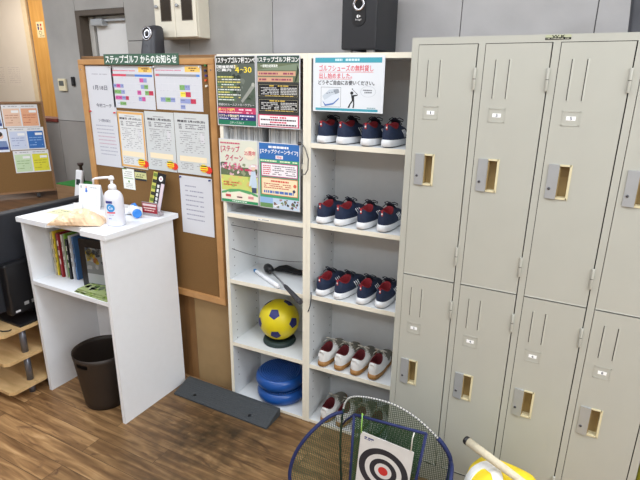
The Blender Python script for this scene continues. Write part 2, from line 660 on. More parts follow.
def make_door(root, x, ztop, num):
    """origin at the door's upper left corner"""
    b = MB()
    hx0, hx1, hz0, hz1 = 0.0485, 0.081, -0.477, -0.369
    y0, y1 = -0.0012, 0.014
    b.box(0, hx0, y0, y1, -DH, 0, LOCK).box(hx1, DWD, y0, y1, -DH, 0, LOCK)
    b.box(hx0, hx1, y0, y1, hz1, 0, LOCK).box(hx0, hx1, y0, y1, -DH, hz0, LOCK)
    for sx in (0.036, 0.078):
        b.box(sx - 0.0012, sx + 0.0012, y0 - 0.0004, y0 - 0.0001, -0.169, -0.048, GAP)
        b.prism([(sx + 0.0013, y0, -0.171), (sx + 0.006, y0, -0.171), (sx + 0.0013, y0 - 0.0022, -0.171)], (0, 0, 0.125), LOCK)
    b.prism([(0.0, y0, -DH + 0.003), (0.0, y0 - 0.0012, -DH + 0.001), (0.0, y0, -DH)], (DWD, 0, 0), LOCK)
    dr = b.build('door', root)
    dr.location = (x, 0, ztop)
    b = MB()
    cx0, cx1, cz0, cz1 = 0.031, 0.083, -0.245, -0.2
    for q in ((cx0, cx1, cz0, cz0 + 0.0025), (cx0, cx1, cz1 - 0.0025, cz1), (cx0, cx0 + 0.0025, cz0, cz1), (cx1 - 0.0025, cx1, cz0, cz1)):
        b.box(q[0], q[1], y0 - 0.0012, y0 - 0.0002, q[2], q[3], LOCK)
    b.build('card_frame', dr)
    s = Sheet(0.027, 0.0125, ink((246, 246, 246)), 0.0006)
    s.text(str(num), 0.40 if num != 1 else 0.46, 0.62 if num != 1 else 0.56, 0.14, 0.86, (50, 60, 80), 0, 0.0003)
    s.done('number_card', parent=dr, loc=(0.044, y0 - 0.0009, -0.2285))
    MB().prism([(0.0155, y0 - 0.0005, 0), (0.0155, y0 - 0.003, 0), (0.0475, y0 - 0.008, 0), (0.0475, y0 - 0.0005, 0)], (0, 0, 0.112), SILVER).build('handle_plate', dr).location = (0, 0, -0.479)
    b = MB()
    for q in ((hx0, hx1, hz0 - 0.003, hz0 + 0.003), (hx0, hx1, hz1 - 0.003, hz1 + 0.003), (hx1 - 0.003, hx1 + 0.004, hz0 - 0.003, hz1 + 0.003)):
        b.box(q[0], q[1], y0 - 0.0025, 0.026, q[2], q[3], CUP)
    b.box(hx0, hx1 - 0.003, 0.024, 0.027, hz0 + 0.003, hz1 - 0.003, CUPIN)
    b.box(hx0, hx0 + 0.003, 0.0, 0.024, hz0 + 0.003, hz1 - 0.003, CUPIN)
    b.build('recessed_pull', dr)
    MB().lathe([(0.0045, 0), (0.0045, -0.0022), (0.002, -0.0028)], mat('dark_key_cylinder', (84, 84, 88), 0.35, metal=0.5), (0.0255, y0 - 0.0042, -0.446), 16, 'y').build('key_cylinder', dr)
    for hz in (-0.108, -0.732):
        b = MB()
        b.lathe([(0.0042, -0.035), (0.0046, -0.034), (0.0046, 0.034), (0.0042, 0.035)], LOCK, (DWD + 0.0005, y0 - 0.0035, hz), 12)
        b.lathe([(0.0047, -0.001), (0.0047, 0.001)], GAP, (DWD + 0.0005, y0 - 0.0035, hz), 12)
        b.build('hinge', dr)
    return dr


for i in range(4):
    make_door(lk, SX + i * PX, ZD, 2 * i + 1)
    make_door(lk, SX + i * PX, ZM - 0.0015, 2 * i + 2)
s = Sheet(0.072, 0.0135, ink((176, 180, 150)), 0.0008)
s.rect(0, 1, 0.55, 1, (34, 34, 32)); s.text('W.K', 0.26, 0.76, 0.06, 0.58, (30, 30, 28), 1, 0.0004)
s.dashes(0.05, 0.95, 0.72, 0.12, (190, 190, 170), 3, 1, 0.7, 0.05)
s.done('maker_plate', parent=lk, loc=(0.422, -0.001, 1.7745))

# ================================================================== SHELVES
SYAW = math.atan(0.0362)


def sy(x):
    return 0.1054 + 0.0362 * x


SHH, SHD, TH = 1.75, 0.288, 0.018


def bookcase(name, label, x0, W, tops, hole_seed):
    t = thing(name, label, 'shelf', (x0, sy(x0), 0), (0, 0, SYAW))
    pts = []
    for q, (a, c) in enumerate(((0, TH), (W - TH, W))):
        b = MB()
        b.box(a, c, 0.0015, SHD, 0, SHH - 0.02, SHELFW).box(a, c, 0, 0.0015, 0, SHH - 0.02, EDGE)
        inner = c if q == 0 else a
        sg = 1 if q == 0 else -1
        for yy in (0.045, 0.235):
            z = 0.12
            while z < 1.68:
                b.box(inner + sg * 0.0001, inner + sg * 0.0005, yy - 0.0025, yy + 0.0025, z - 0.0025, z + 0.0025, GAP)
                z += 0.045
        b.build('side_panel', t)
    MB().box(0, W, 0.0015, SHD, SHH - 0.02, SHH, SHELFW).box(0, W, 0, 0.0015, SHH - 0.02, SHH, EDGE).build('top_board', t)
    MB().box(TH, W - TH, 0.262, 0.268, 0.0, SHH - 0.02, SHELFW).build('back_panel', t)
    for z in tops:
        th = 0.02 if z > 0.05 else z
        MB().box(TH + 0.0005, W - TH - 0.0005, 0.0035, 0.2615, z - th, z, SHELFW).box(TH + 0.0005, W - TH - 0.0005, 0.002, 0.0035, z - th, z, EDGE).build('shelf_board', t)
    return t


K = (0.0145, 0.3383, 0.692, 1.0364, 1.30)
Sh = (0.0145, 0.3307, 0.6978, 1.0439, 1.3946)
X1, X2 = -0.9106, -0.4633
shelf1 = bookcase('bookcase', 'white open bookcase with golf posters taped over its upper part', X1, X2 - X1 - 0.0006, K, 1)
shelf2 = bookcase('bookcase', 'white open bookcase holding rental golf shoes beside the lockers', X2, -0.012 - X2, Sh, 2)
s = Sheet(0.066, 0.0075, ink((244, 244, 240)), 0.0004)
s.dashes(0.06, 0.94, 0.3, 0.4, (120, 120, 120), 5, 0, 0.9, 0.05)
lab = s.done('shelf_label', parent=shelf1, loc=(0.19, 0.0012, 1.0225))


def on_front(x, dy=0.0):
    return (x, sy(x) - dy, SYAW)


# ------------------------------------------------------------------ shoes
def make_shoe(name, label, cat, group, kind):
    t = thing(name, label, cat, group=group)
    N = 36
    navy = kind == 'navy'
    Lh = 0.142

    def outline(a, s=1.0):
        # a: 0 = right side, PI/2 = toe, PI = left, -PI/2 = heel
        y = math.sin(a) * Lh
        half = 0.0415 if y < 0 else 0.0415 + 0.0035 * math.sin(min(1, max(0, y / 0.09)) * PI / 2)
        ex = 0.62 if y < 0 else 0.72
        x = math.copysign(abs(math.cos(a)) ** ex, math.cos(a)) * half
        if -0.03 < y < 0.03: x *= 1 - 0.06 * math.cos(y / 0.03 * PI / 2)
        return Vector((x * s, y * s if s < 1 else y * (1 + (s - 1) * 0.5), 0))

    A = [2 * PI * i / N for i in range(N)]

    def toe(y):   # toe spring
        return 0.016 * max(0, (y - 0.05) / 0.09) ** 2

    def hsole(y):
        return (0.034 if navy else 0.03) - 0.007 * (max(-0.14, min(0.14, y)) + 0.14) / 0.28

    b = MB()
    loops = []
    for s_, f in ((0.9, 0.0), (0.99, 0.12), (1.05, 0.3), (1.05, 0.62), (1.0, 0.9), (0.95, 1.0)):
        lp = []
        for a in A:
            p = outline(a, s_)
            p.z = toe(p.y) * (1 - 0.3 * f) + hsole(p.y) * f
            lp.append(p)
        loops.append(lp)
    if navy:
        V = b.loft(loops[:2], DSOLE, True, False)
        b.loft(loops[1:], WSOLE, False, True)
    else:
        b.loft(loops, GUM, True, True)
    b.build('sole', t)
    # upper
    cy, ry, rx = -0.077, 0.053, 0.031

    def rim(a):
        y = cy + math.sin(a) * ry
        x = math.copysign(abs(math.cos(a)) ** 0.8, math.cos(a)) * rx
        s_ = math.sin(a)
        z = 0.076 + (0.02 * max(0, -s_) ** 2.5 if s_ < 0 else 0.02 * s_ ** 1.3)
        return Vector((x, y, z))

    up_m = NAVY if navy else WLEATH
    K_ = 9
    loops = []
    for k in range(K_ + 1):
        g = k / K_
        lp = []
        for a in A:
            o = outline(a, 0.955)
            o.z = toe(o.y) * 0.7 + hsole(o.y) * 0.86
            r_ = rim(a)
            fr = max(0, math.sin(a))
            gx = g ** (1.6 - 0.3 * fr)
            gz = g ** (0.95 - 0.33 * fr)
            p = Vector((o.x + (r_.x - o.x) * gx, o.y + (r_.y - o.y) * (g ** (1.15 + 0.15 * fr)), o.z + (r_.z - o.z) * gz))
            bulge = math.sin(PI * min(1, g * 1.15)) * 0.0045 * (1 - 0.4 * fr)
            n = Vector((math.cos(a), math.sin(a) * (0.6 if a > PI else 0.3), 0))
            p += n * bulge
            lp.append(p)
        loops.append(lp)
    b = MB()
    V = b.loft(loops, up_m, False, False)
    if not navy:
        # grey suede toe box and dark red collar band
        for f in b.bm.faces:
            c = f.calc_center_median()
            if c.y > 0.055: f.material_index = b.mi(GREYM)
            elif c.y > 0.0 and c.z > 0.05: f.material_index = b.mi(GREYM)
    else:
        for f in b.bm.faces:
            c = f.calc_center_median()
            if c.y > 0.10 and c.z < 0.05: f.material_index = b.mi(NAVYD)
    b.build('upper', t)
    b = MB()
    lin_m = RED if navy else DRED
    R = [rim(a) for a in A]
    c0 = Vector((0, cy, 0))
    ll = [[p + Vector((0, 0, 0.0005)) for p in R]]
    for s_, dz in ((1.0, 0.004), (0.93, 0.0045), (0.87, -0.002), (0.85, -0.02), (0.84, -0.055)):
        ll.append([Vector((p.x * s_, cy + (p.y - cy) * s_, p.z + dz)) for p in R])
    b.loft(ll, lin_m, False, False)
    b.loft([ll[-1], [Vector((p.x * 0.5, cy + (p.y - cy) * 0.5, p.z)) for p in ll[-1]]], INSOLE, False, True)
    b.build('lining', t)
    # tongue
    b = MB()
    tl = []
    for y, z, wv in ((0.035, 0.066, 0.016), (0.01, 0.086, 0.019), (-0.01, 0.099, 0.021), (-0.026, 0.112, 0.022), (-0.03, 0.118, 0.017)):
        tl.append([Vector((wv * c, y - 0.004 * abs(c), z - 0.006 * c * c + dz)) for c, dz in ((-1, 0), (-0.5, 0.002), (0, 0.003), (0.5, 0.002), (1, 0), (0.5, -0.004), (0, -0.004), (-0.5, -0.004))])
    b.loft(tl, NAVYD if navy else GREYM)
    b.build('tongue', t)
    # laces
    b = MB()
    lm = NAVYD if navy else mat('pale_grey_lace', (196, 192, 180), 0.85)
    ys = [0.034, 0.018, 0.003, -0.012]
    zs = [0.071, 0.084, 0.096, 0.107]
    for q in range(4):
        wv = 0.021
        b.tube([(-wv, ys[q] - 0.003, zs[q] - 0.01), (-wv * 0.5, ys[q], zs[q] - 0.001), (wv * 0.5, ys[q] + 0.002, zs[q] - 0.001), (wv, ys[q] - 0.003, zs[q] - 0.01)], 0.0026, lm, 6)
    for sg in (-1, 1):   # bow
        b.tube([(0, -0.016, 0.112), (sg * 0.018, -0.022, 0.119), (sg * 0.036, -0.014, 0.111), (sg * 0.03, -0.002, 0.102), (sg * 0.008, -0.01, 0.108)], 0.0022, lm, 6)
        b.tube([(0, -0.016, 0.112), (sg * 0.022, -0.03, 0.107), (sg * 0.038, -0.034, 0.092)], 0.002, lm, 6)
    b.build('laces', t)
    # heel tab
    b = MB()
    if navy:
        b.box(-0.0042, 0.0042, -0.1365, -0.131, 0.074, 0.096, mat('red_pull_tab', (176, 40, 44), 0.6), 0.0015)
        b.box(-0.0034, 0.0034, -0.1378, -0.1364, 0.081, 0.088, mat('white_tab_mark', (224, 220, 216), 0.6))
        b.build('heel_tab', t)
    else:
        b.prism([(-0.022, -0.13, 0.058), (0.022, -0.13, 0.058), (0.022, -0.126, 0.076), (0.009, -0.133, 0.088), (-0.009, -0.133, 0.088), (-0.022, -0.126, 0.076)], (0, -0.0045, 0), WLEATH)
        b.build('heel_patch', t)
    # side flashes
    if navy:
        b = MB()
        for sg in (-1, 1):
            for q in range(3):
                y = -0.012 + q * 0.017
                b.tube([(sg * 0.0468, y, 0.037), (sg * 0.0455, y - 0.006, 0.052), (sg * 0.036, y - 0.013, 0.069)], 0.0017, WSOLE, 6)
        b.build('side_stripes', t)
    for ch in kids(t):
        for v in ch.data.vertices:
            v.co = Vector((v.co.x * 0.84, v.co.y * 0.865, v.co.z * (0.93 if navy else 0.9)))
    return t


random.seed(4)
rows = [
    (Sh[4], 'navy', [(-0.403, -0.04), (-0.318, -0.11), (-0.206, 0.0), (-0.119, 0.0)], 'top shelf', 'navy rental shoes on the top shelf'),
    (Sh[3], 'navy', [(-0.403, -0.06), (-0.320, -0.13), (-0.212, -0.03), (-0.120, 0.0)], 'second shelf down', 'navy rental shoes on the second shelf'),
    (Sh[2], 'navy', [(-0.401, -0.06), (-0.314, -0.13), (-0.199, 0.0), (-0.111, 0.0)], 'middle shelf', 'navy rental shoes on the middle shelf'),
    (Sh[1], 'white', [(-0.384, 0.0), (-0.300, 0.0), (-0.215, 0.0), (-0.129, 0.0)], 'fourth shelf down', 'white rental shoes on the fourth shelf'),
    (Sh[0], 'white', [(-0.366, 0.0), (-0.282, 0.0), (-0.197, 0.0), (-0.112, 0.0)], 'bottom shelf behind the net', 'white rental shoes on the bottom shelf'),
]
places = ['leftmost', 'second from left', 'third from left', 'rightmost']
protos = {}
for z, kind, spots, where, grp in rows:
    for q, (x, rz) in enumerate(spots):
        kn = 'navy red lined shoe' if kind == 'navy' else 'white gum soled shoe'
        lb = '%s, %s on the %s' % (kn, places[q], where)
        if kind not in protos:
            o = make_shoe('golf_shoe', lb, 'shoe', grp, kind)
            protos[kind] = o
        else:
            o = copy_tree(protos[kind])
        o['label'], o['group'] = lb, grp
        hx, hy = x, sy(x) + 0.002 + 0.004 * (q % 2)
        o.location = (hx - math.sin(rz) * 0.1235, hy + math.cos(rz) * 0.1235, z + 0.0006)
        o.rotation_euler = (0, 0, rz)
t = tag(MB().tube([(-0.436, 0.085, 0.715), (-0.432, 0.079, 0.702), (-0.43, 0.074, 0.68), (-0.434, 0.073, 0.65), (-0.44, 0.072, 0.63), (-0.444, 0.071, 0.618)], 0.0025, NAVYD, 6).build('loose_lace'), 'dark loose shoelace hanging over the left end of the middle shoe shelf', 'lace')

# ------------------------------------------------------------------ posters on bookcases
def scatter(s, x0, x1, y0, y1, cols, n, seed, r=(0.004, 0.014), layer=0):
    rnd = random.Random(seed)
    for _ in range(n):
        cx, cy, rr = rnd.uniform(x0, x1), rnd.uniform(y0, y1), rnd.uniform(*r)
        pts = []
        for k in range(9):
            a = 2 * PI * k / 9
            q = rr * rnd.uniform(0.6, 1.2)
            px, py = cx + q * math.cos(a) / s.w, cy + q * math.sin(a) / s.h
            pts.append((min(x1, max(x0, px)), min(y1, max(y0, py))))
        s.poly(pts, rnd.choice(cols), layer)


W4, H4 = 0.21, 0.297
# A: competition poster
s = Sheet(W4, H4)
s.rect(0.02, 0.98, 0.01, 0.985, (74, 84, 76), 0)
s.rect(0.4, 0.98, 0.1, 0.68, (92, 100, 92), 1)
scatter(s, 0.42, 0.97, 0.2, 0.66, [(70, 78, 70), (112, 120, 110), (58, 66, 60), (84, 98, 84)], 22, 2, layer=2)
s.poly([(0.92, 0.38), (0.98, 0.42), (0.8, 0.56), (0.66, 0.66), (0.62, 0.63), (0.78, 0.5)], (150, 154, 146), 3)
s.ring(0.93, 0.4, 0, 0.008, (178, 180, 170), 4)
s.rect(0.02, 0.98, 0.02, 0.11, (54, 58, 52), 3)
s.text('1ステップゴルフ杯コンペ', 0.04, 0.98, 0.025, 0.105, (244, 244, 240), 4, 0.0006)
s.text('【開催期間】', 0.04, 0.5, 0.135, 0.175, (240, 240, 236), 4, 0.0004)
s.text('ご案内', 0.05, 0.4, 0.18, 0.22, (240, 240, 236), 4, 0.0004)
s.text('3/', 0.48, 0.56, 0.13, 0.18, (250, 226, 90), 4)
s.text('4', 0.5, 0.6, 0.16, 0.235, (252, 226, 70), 4, 0.0006)
s.text('~', 0.63, 0.71, 0.185, 0.205, (250, 226, 90), 4)
s.text('30', 0.72, 0.9, 0.16, 0.235, (252, 226, 70), 4, 0.0006)
for k in range(10):
    y = 0.29 + k * 0.036
    s.rect(0.03, 0.5, y - 0.006, y + 0.022, ((96, 124, 84), (124, 124, 92), (88, 112, 92))[k % 3], 2)
    s.dashes(0.05, 0.62 if k % 3 else 0.45, y, 0.015, (226, 214, 120) if k % 2 == 0 else (226, 232, 226), k, 4, 0.85, 0.05)
s.text('同組OK!ルールストロークプレー', 0.05, 0.95, 0.672, 0.708, (244, 244, 244), 4)
s.rect(0.02, 0.98, 0.73, 0.82, (196, 66, 104), 3)
s.text('新ペリア部門', 0.04, 0.45, 0.745, 0.785, (252, 226, 120), 4, 0.0003)
s.dashes(0.5, 0.94, 0.75, 0.02, (250, 220, 228), 3, 4); s.dashes(0.05, 0.9, 0.796, 0.013, (250, 220, 228), 4, 4)
s.rect(0.02, 0.98, 0.822, 0.915, (62, 60, 116), 3)
s.text('スクラッチ競技部門', 0.04, 0.55, 0.835, 0.875, (244, 236, 200), 4, 0.0003)
s.dashes(0.58, 0.94, 0.84, 0.02, (226, 226, 246), 5, 4); s.dashes(0.05, 0.8, 0.888, 0.013, (226, 226, 246), 6, 4)
s.rect(0.02, 0.98, 0.917, 0.985, (44, 122, 92), 3)
s.text('ステップゴルフ', 0.32, 0.68, 0.935, 0.968, (236, 244, 238), 4)
P = -0.917
s.done('poster', 'dark green golf competition poster with yellow 4 and 30, upper left on the bookcase', 'poster', 'golf posters on the bookcase', loc=(P, sy(P) - 0.0042, 1.447), rot=(0, 0, SYAW))
# B: result table poster
s = Sheet(W4, H4)
s.rect(0.02, 0.98, 0.01, 0.985, (62, 64, 62), 0)
s.rect(0.02, 0.98, 0.01, 0.36, (108, 118, 92), 1)
s.rect(0.02, 0.98, 0.01, 0.11, (64, 84, 76), 2)
s.poly([(0.02, 0.2), (0.98, 0.11), (0.98, 0.2)], (126, 140, 118), 2)
s.text('1ステップゴルフ杯コン', 0.04, 0.97, 0.025, 0.095, (244, 244, 240), 4, 0.0006)
s.text('一部競技結果発表', 0.1, 0.5, 0.125, 0.165, (236, 240, 232), 4, 0.0003)
for k in range(2):
    y = 0.215 + 0.08 * k
    s.rect(0.03, 0.9 - k * 0.06, y, y + 0.062, (206, 164, 134), 2)
    s.dashes(0.06, 0.86 - k * 0.06, y + 0.02, 0.024, (150, 74, 96), k + 11, 3, 0.9, 0.05)
s.poly([(0.93, 0.12), (0.98, 0.2), (0.92, 0.34), (0.87, 0.37), (0.93, 0.22)], (54, 62, 50), 3)
for k in range(2):
    y = 0.385 + 0.205 * k
    s.rect(0.03, 0.97, y, y + 0.185, (34, 34, 36), 2)
    s.frame(0.05, 0.95, y + 0.012, y + 0.172, 0.0008, (196, 190, 160), 3)
    s.dashes(0.3, 0.75, y + 0.02, 0.016, (206, 176, 80), 21 + k, 4, 0.9, 0.06)
    for j in range(5):
        s.dashes(0.1, 0.52, y + 0.05 + j * 0.021, 0.011, (200, 200, 200), 31 + k * 9 + j, 4, 0.85, 0.03)
        s.dashes(0.56, 0.93, y + 0.05 + j * 0.021, 0.011, (210, 210, 206), 61 + k * 9 + j, 4, 0.9, 0.03)
    s.dashes(0.2, 0.85, y + 0.158, 0.01, (206, 176, 80), 25 + k, 4, 0.8, 0.05)
s.rect(0.02, 0.98, 0.81, 0.985, (196, 62, 100), 2)
s.rect(0.05, 0.95, 0.825, 0.972, (244, 238, 240), 3)
for k, c in enumerate(((206, 60, 90), (70, 60, 70), (206, 60, 90), (70, 60, 70))):
    s.dashes(0.3 if k % 2 == 0 else 0.08, 0.7 if k % 2 == 0 else 0.92, 0.84 + 0.034 * k, 0.02, c, 80 + k, 4, 0.95, 0.03)
P = -0.704
s.done('poster', 'golf competition poster with two black result tables, upper right on the bookcase', 'poster', 'golf posters on the bookcase', loc=(P, sy(P) - 0.0038, 1.4475), rot=(0, 0, SYAW))
# C: pink and green lady golfer poster
s = Sheet(W4, H4)
s.rect(0.02, 0.98, 0.012, 0.988, (220, 222, 206), 0)
s.rect(0.02, 0.98, 0.42, 0.64, (104, 118, 88), 1)
scatter(s, 0.02, 0.98, 0.36, 0.56, [(120, 126, 104), (84, 94, 74), (236, 206, 212), (150, 160, 128), (222, 180, 190)], 34, 5, layer=2)
s.rect(0.02, 0.98, 0.56, 0.8, (206, 214, 120), 2)
scatter(s, 0.02, 0.98, 0.56, 0.74, [(226, 226, 110), (170, 192, 96), (222, 196, 120)], 24, 6, layer=3)
s.text('[ステップ', 0.05, 0.54, 0.1, 0.21, (206, 70, 110), 5, 0.0005)
s.text('クイーン', 0.16, 0.62, 0.235, 0.33, (206, 70, 110), 5, 0.0005)
s.text('さんさん', 0.12, 0.58, 0.355, 0.46, (222, 80, 130), 5, 0.0007)
s.dashes(0.04, 0.55, 0.05, 0.022, (206, 90, 120), 1, 5, 0.9, 0.03)
s.ring(0.8, 0.2, 0, 0.03, (236, 226, 206), 4); s.text('25周年', 0.66, 0.95, 0.16, 0.23, (206, 60, 90), 5, 0.0003)
s.dashes(0.55, 0.85, 0.44, 0.03, (216, 60, 110), 8, 5, 0.9, 0.03)
s.poly([(0.82, 0.47), (0.93, 0.46), (0.96, 0.62), (0.97, 0.72), (0.82, 0.72), (0.8, 0.6)], (198, 216, 232), 5)
s.ring(0.88, 0.42, 0, 0.011, (232, 206, 186), 5); s.poly([(0.8, 0.405), (0.94, 0.395), (0.93, 0.37), (0.84, 0.37)], (240, 240, 240), 6)
s.poly([(0.82, 0.5), (0.78, 0.62), (0.76, 0.7), (0.8, 0.7), (0.84, 0.6)], (206, 222, 236), 6); s.rect(0.83, 0.95, 0.72, 0.8, (70, 84, 110), 5)
s.dashes(0.08, 0.5, 0.66, 0.02, (206, 110, 80), 7, 5, 0.9, 0.03); s.dashes(0.08, 0.45, 0.7, 0.02, (206, 110, 80), 9, 5, 0.9, 0.03)
s.poly([(0.02, 0.83), (0.25, 0.78), (0.5, 0.765), (0.75, 0.78), (0.98, 0.83), (0.98, 0.86), (0.5, 0.8), (0.02, 0.86)], (96, 168, 110), 5)
s.poly([(0.02, 0.86), (0.5, 0.8), (0.98, 0.86), (0.98, 0.945), (0.02, 0.945)], (238, 236, 214), 5)
for k, c in enumerate(((196, 84, 84), (90, 60, 60), (216, 150, 150))):
    s.ring(0.2 + 0.3 * k, 0.885, 0, 0.017, (244, 226, 210), 6)
    s.rect(0.13 + 0.3 * k, 0.27 + 0.3 * k, 0.865 if k != 1 else 0.885, 0.905, c, 7)
s.rect(0.02, 0.98, 0.945, 0.988, (60, 150, 100), 6)
s.dashes(0.3, 0.7, 0.958, 0.016, (230, 244, 234), 3, 7, 0.95, 0.03)
P = -0.917
s.done('poster', 'pale green poster with pink title and golfer in light blue, lower left one', 'poster', 'golf posters on the bookcase', loc=(P, sy(P) - 0.0042, 1.0905), rot=(0, 0, SYAW))
# D: blue poster
s = Sheet(W4, H4)
s.rect(0.02, 0.98, 0.012, 0.988, (74, 160, 120), 0)
s.rect(0.02, 0.98, 0.012, 0.25, (58, 112, 180), 1)
s.dashes(0.25, 0.75, 0.05, 0.032, (244, 244, 250), 2, 3, 0.95, 0.04)
s.text('[ステップクイーンライフ]', 0.05, 0.95, 0.1, 0.17, (250, 250, 252), 3, 0.0005)
s.rect(0.42, 0.6, 0.185, 0.235, (240, 240, 244), 2); s.text('開催', 0.45, 0.57, 0.195, 0.228, (216, 60, 80), 3)
s.dashes(0.05, 0.95, 0.262, 0.02, (232, 244, 206), 4, 3, 0.9, 0.03)
s.rect(0.06, 0.95, 0.3, 0.51, (176, 84, 130), 2); s.rect(0.08, 0.93, 0.315, 0.495, (242, 236, 240), 3)
for k in range(5):
    s.dashes(0.11, 0.3, 0.34 + 0.03 * k, 0.014, (206, 60, 80), k, 4, 0.9, 0.03); s.dashes(0.34, 0.9, 0.34 + 0.03 * k, 0.012, (110, 100, 110), k + 20, 4, 0.8, 0.03)
s.rect(0.06, 0.95, 0.525, 0.79, (206, 120, 84), 2); s.rect(0.075, 0.935, 0.535, 0.78, (246, 228, 190), 3)
s.dashes(0.3, 0.75, 0.56, 0.025, (216, 80, 70), 8, 4, 0.95, 0.03)
for k in range(3): s.dashes(0.12, 0.8, 0.61 + 0.03 * k, 0.014, (200, 96, 84), k + 44, 4, 0.9, 0.03)
s.dashes(0.12, 0.85, 0.72, 0.04, (86, 120, 190), 9, 4, 0.95, 0.05)
s.ring(0.88, 0.62, 0, 0.008, (226, 110, 90), 4); s.ring(0.86, 0.7, 0, 0.007, (60, 60, 90), 4)
s.rect(0.02, 0.98, 0.83, 0.988, (196, 214, 232), 2)
s.rect(0.02, 0.34, 0.83, 0.92, (150, 186, 226), 3); s.rect(0.02, 0.34, 0.92, 0.988, (110, 150, 96), 3)
scatter(s, 0.36, 0.97, 0.84, 0.98, [(120, 100, 96), (70, 66, 60), (110, 140, 90), (226, 220, 214), (170, 130, 130)], 24, 9, (0.004, 0.01), 4)
s.poly([(0.34, 0.95), (0.62, 0.9), (0.4, 0.97)], (240, 240, 240), 5)
P = -0.703
s.done('poster', 'blue headed golf event poster with purple boxed text, lower right on the bookcase', 'poster', 'golf posters on the bookcase', loc=(P, sy(P) - 0.0052, 1.0885), rot=(0, 0, SYAW))
# rental shoes notice
s = Sheet(0.302, 0.213, ink((222, 227, 232)))
s.rect(0.03, 0.96, 0.035, 0.125, (74, 160, 178), 0)
s.dashes(0.32, 0.66, 0.055, 0.04, (206, 232, 238), 4, 1, 0.95, 0.02)
s.text('ゴルフシューズの無料貸し', 0.09, 0.85, 0.165, 0.275, (222, 84, 98), 1, 0.0003)
s.rect(0.09, 0.85, 0.285, 0.291, (222, 84, 98), 1)
s.text('出し始めました。', 0.09, 0.56, 0.305, 0.4, (222, 84, 98), 1, 0.0003)
s.rect(0.09, 0.55, 0.408, 0.414, (222, 84, 98), 1)
s.text('どうぞご自由にお使いください。', 0.08, 0.87, 0.435, 0.515, (40, 42, 50), 1, 0.0004)
s.frame(0.12, 0.41, 0.555, 0.915, 0.0012, (110, 116, 124), 1)
s.poly([(0.14, 0.72), (0.24, 0.6), (0.36, 0.585), (0.385, 0.65), (0.3, 0.72), (0.17, 0.79)], (196, 206, 216), 1)
s.poly([(0.15, 0.82), (0.28, 0.7), (0.385, 0.66), (0.385, 0.74), (0.3, 0.84), (0.19, 0.885)], (214, 222, 232), 2)
s.poly([(0.14, 0.8), (0.19, 0.87), (0.3, 0.84), (0.385, 0.74), (0.38, 0.77), (0.3, 0.87), (0.18, 0.9)], (96, 130, 190), 3)
s.poly([(0.3, 0.6), (0.375, 0.585), (0.39, 0.65), (0.33, 0.68)], (150, 158, 168), 3)
for k in range(4): s.rect(0.2 + 0.035 * k, 0.225 + 0.035 * k, 0.66 - 0.01 * k, 0.675 - 0.01 * k, (130, 140, 156), 4)
INKD = (44, 44, 48)
s.ring(0.565, 0.655, 0, 0.0065, INKD, 2)
s.poly([(0.555, 0.69), (0.6, 0.69), (0.6, 0.79), (0.57, 0.79)], INKD, 2)
s.poly([(0.58, 0.69), (0.645, 0.68), (0.65, 0.695), (0.6, 0.715)], INKD, 2)
s.poly([(0.572, 0.78), (0.59, 0.79), (0.55, 0.86), (0.535, 0.92), (0.51, 0.92), (0.535, 0.85)], INKD, 2)
s.poly([(0.585, 0.78), (0.602, 0.78), (0.605, 0.86), (0.6, 0.92), (0.58, 0.92), (0.588, 0.86)], INKD, 2)
s.poly([(0.645, 0.68), (0.56, 0.58), (0.565, 0.575), (0.65, 0.675)], INKD, 2); s.poly([(0.56, 0.58), (0.575, 0.57), (0.58, 0.58), (0.565, 0.59)], INKD, 2)
s.ring(0.79, 0.625, 0.0195, 0.0205, (190, 196, 202), 2, sx=1.55)
s.dashes(0.72, 0.87, 0.59, 0.02, (120, 124, 130), 1, 2, 0.95, 0.015); s.dashes(0.74, 0.84, 0.63, 0.02, (120, 124, 130), 2, 2, 0.95, 0.015)
s.dashes(0.78, 0.9, 0.905, 0.02, (150, 180, 186), 3, 2, 0.95, 0.015)
s.rect(0.04, 0.93, 0.935, 0.98, (74, 160, 178), 0)
P = -0.4345
s.done('notice', 'white rental shoe notice with teal bars and a golfer figure above the shoes', 'notice', loc=(P, sy(P) - 0.0042, 1.527), rot=(0, 0, SYAW))

# ------------------------------------------------------------------ contents of the poster bookcase
rnd = random.Random(8)
x = X1 + 0.024
q = 0
first = None
while x < X2 - 0.03:
    if -0.715 < x < -0.675:
        x = -0.675
    th = rnd.uniform(0.0055, 0.009)
    hgt = rnd.uniform(0.14, 0.15)
    s = MB().box(0, th, 0, 0.2, 0, hgt, ink(rnd.choice([(216, 218, 218), (200, 202, 202), (228, 228, 226), (180, 182, 184)])), 0.0008, 1)
    o = s.build('card_sleeve')
    o.location = (x, sy(x) + 0.035 + rnd.uniform(0, 0.008), K[4] + 0.0006)
    tag(o, 'one thin white card file standing upright behind the tops of the lower golf posters', 'file', 'white card files in the bookcase')
    x += th + rnd.uniform(0.0006, 0.003)
    q += 1
WIRE = mat('dark_wire', (66, 62, 62), 0.6)


def cable(name, pts, r, label, m=WIRE):
    return tag(MB().tube(pts, r, m, 6).build(name), label, 'cable')


def sag(a, c, d, n=10):
    a, c = Vector(a), Vector(c)
    return [a.lerp(c, i / n) + Vector((0, 0, -d * 4 * (i / n) * (1 - i / n))) for i in range(n + 1)]


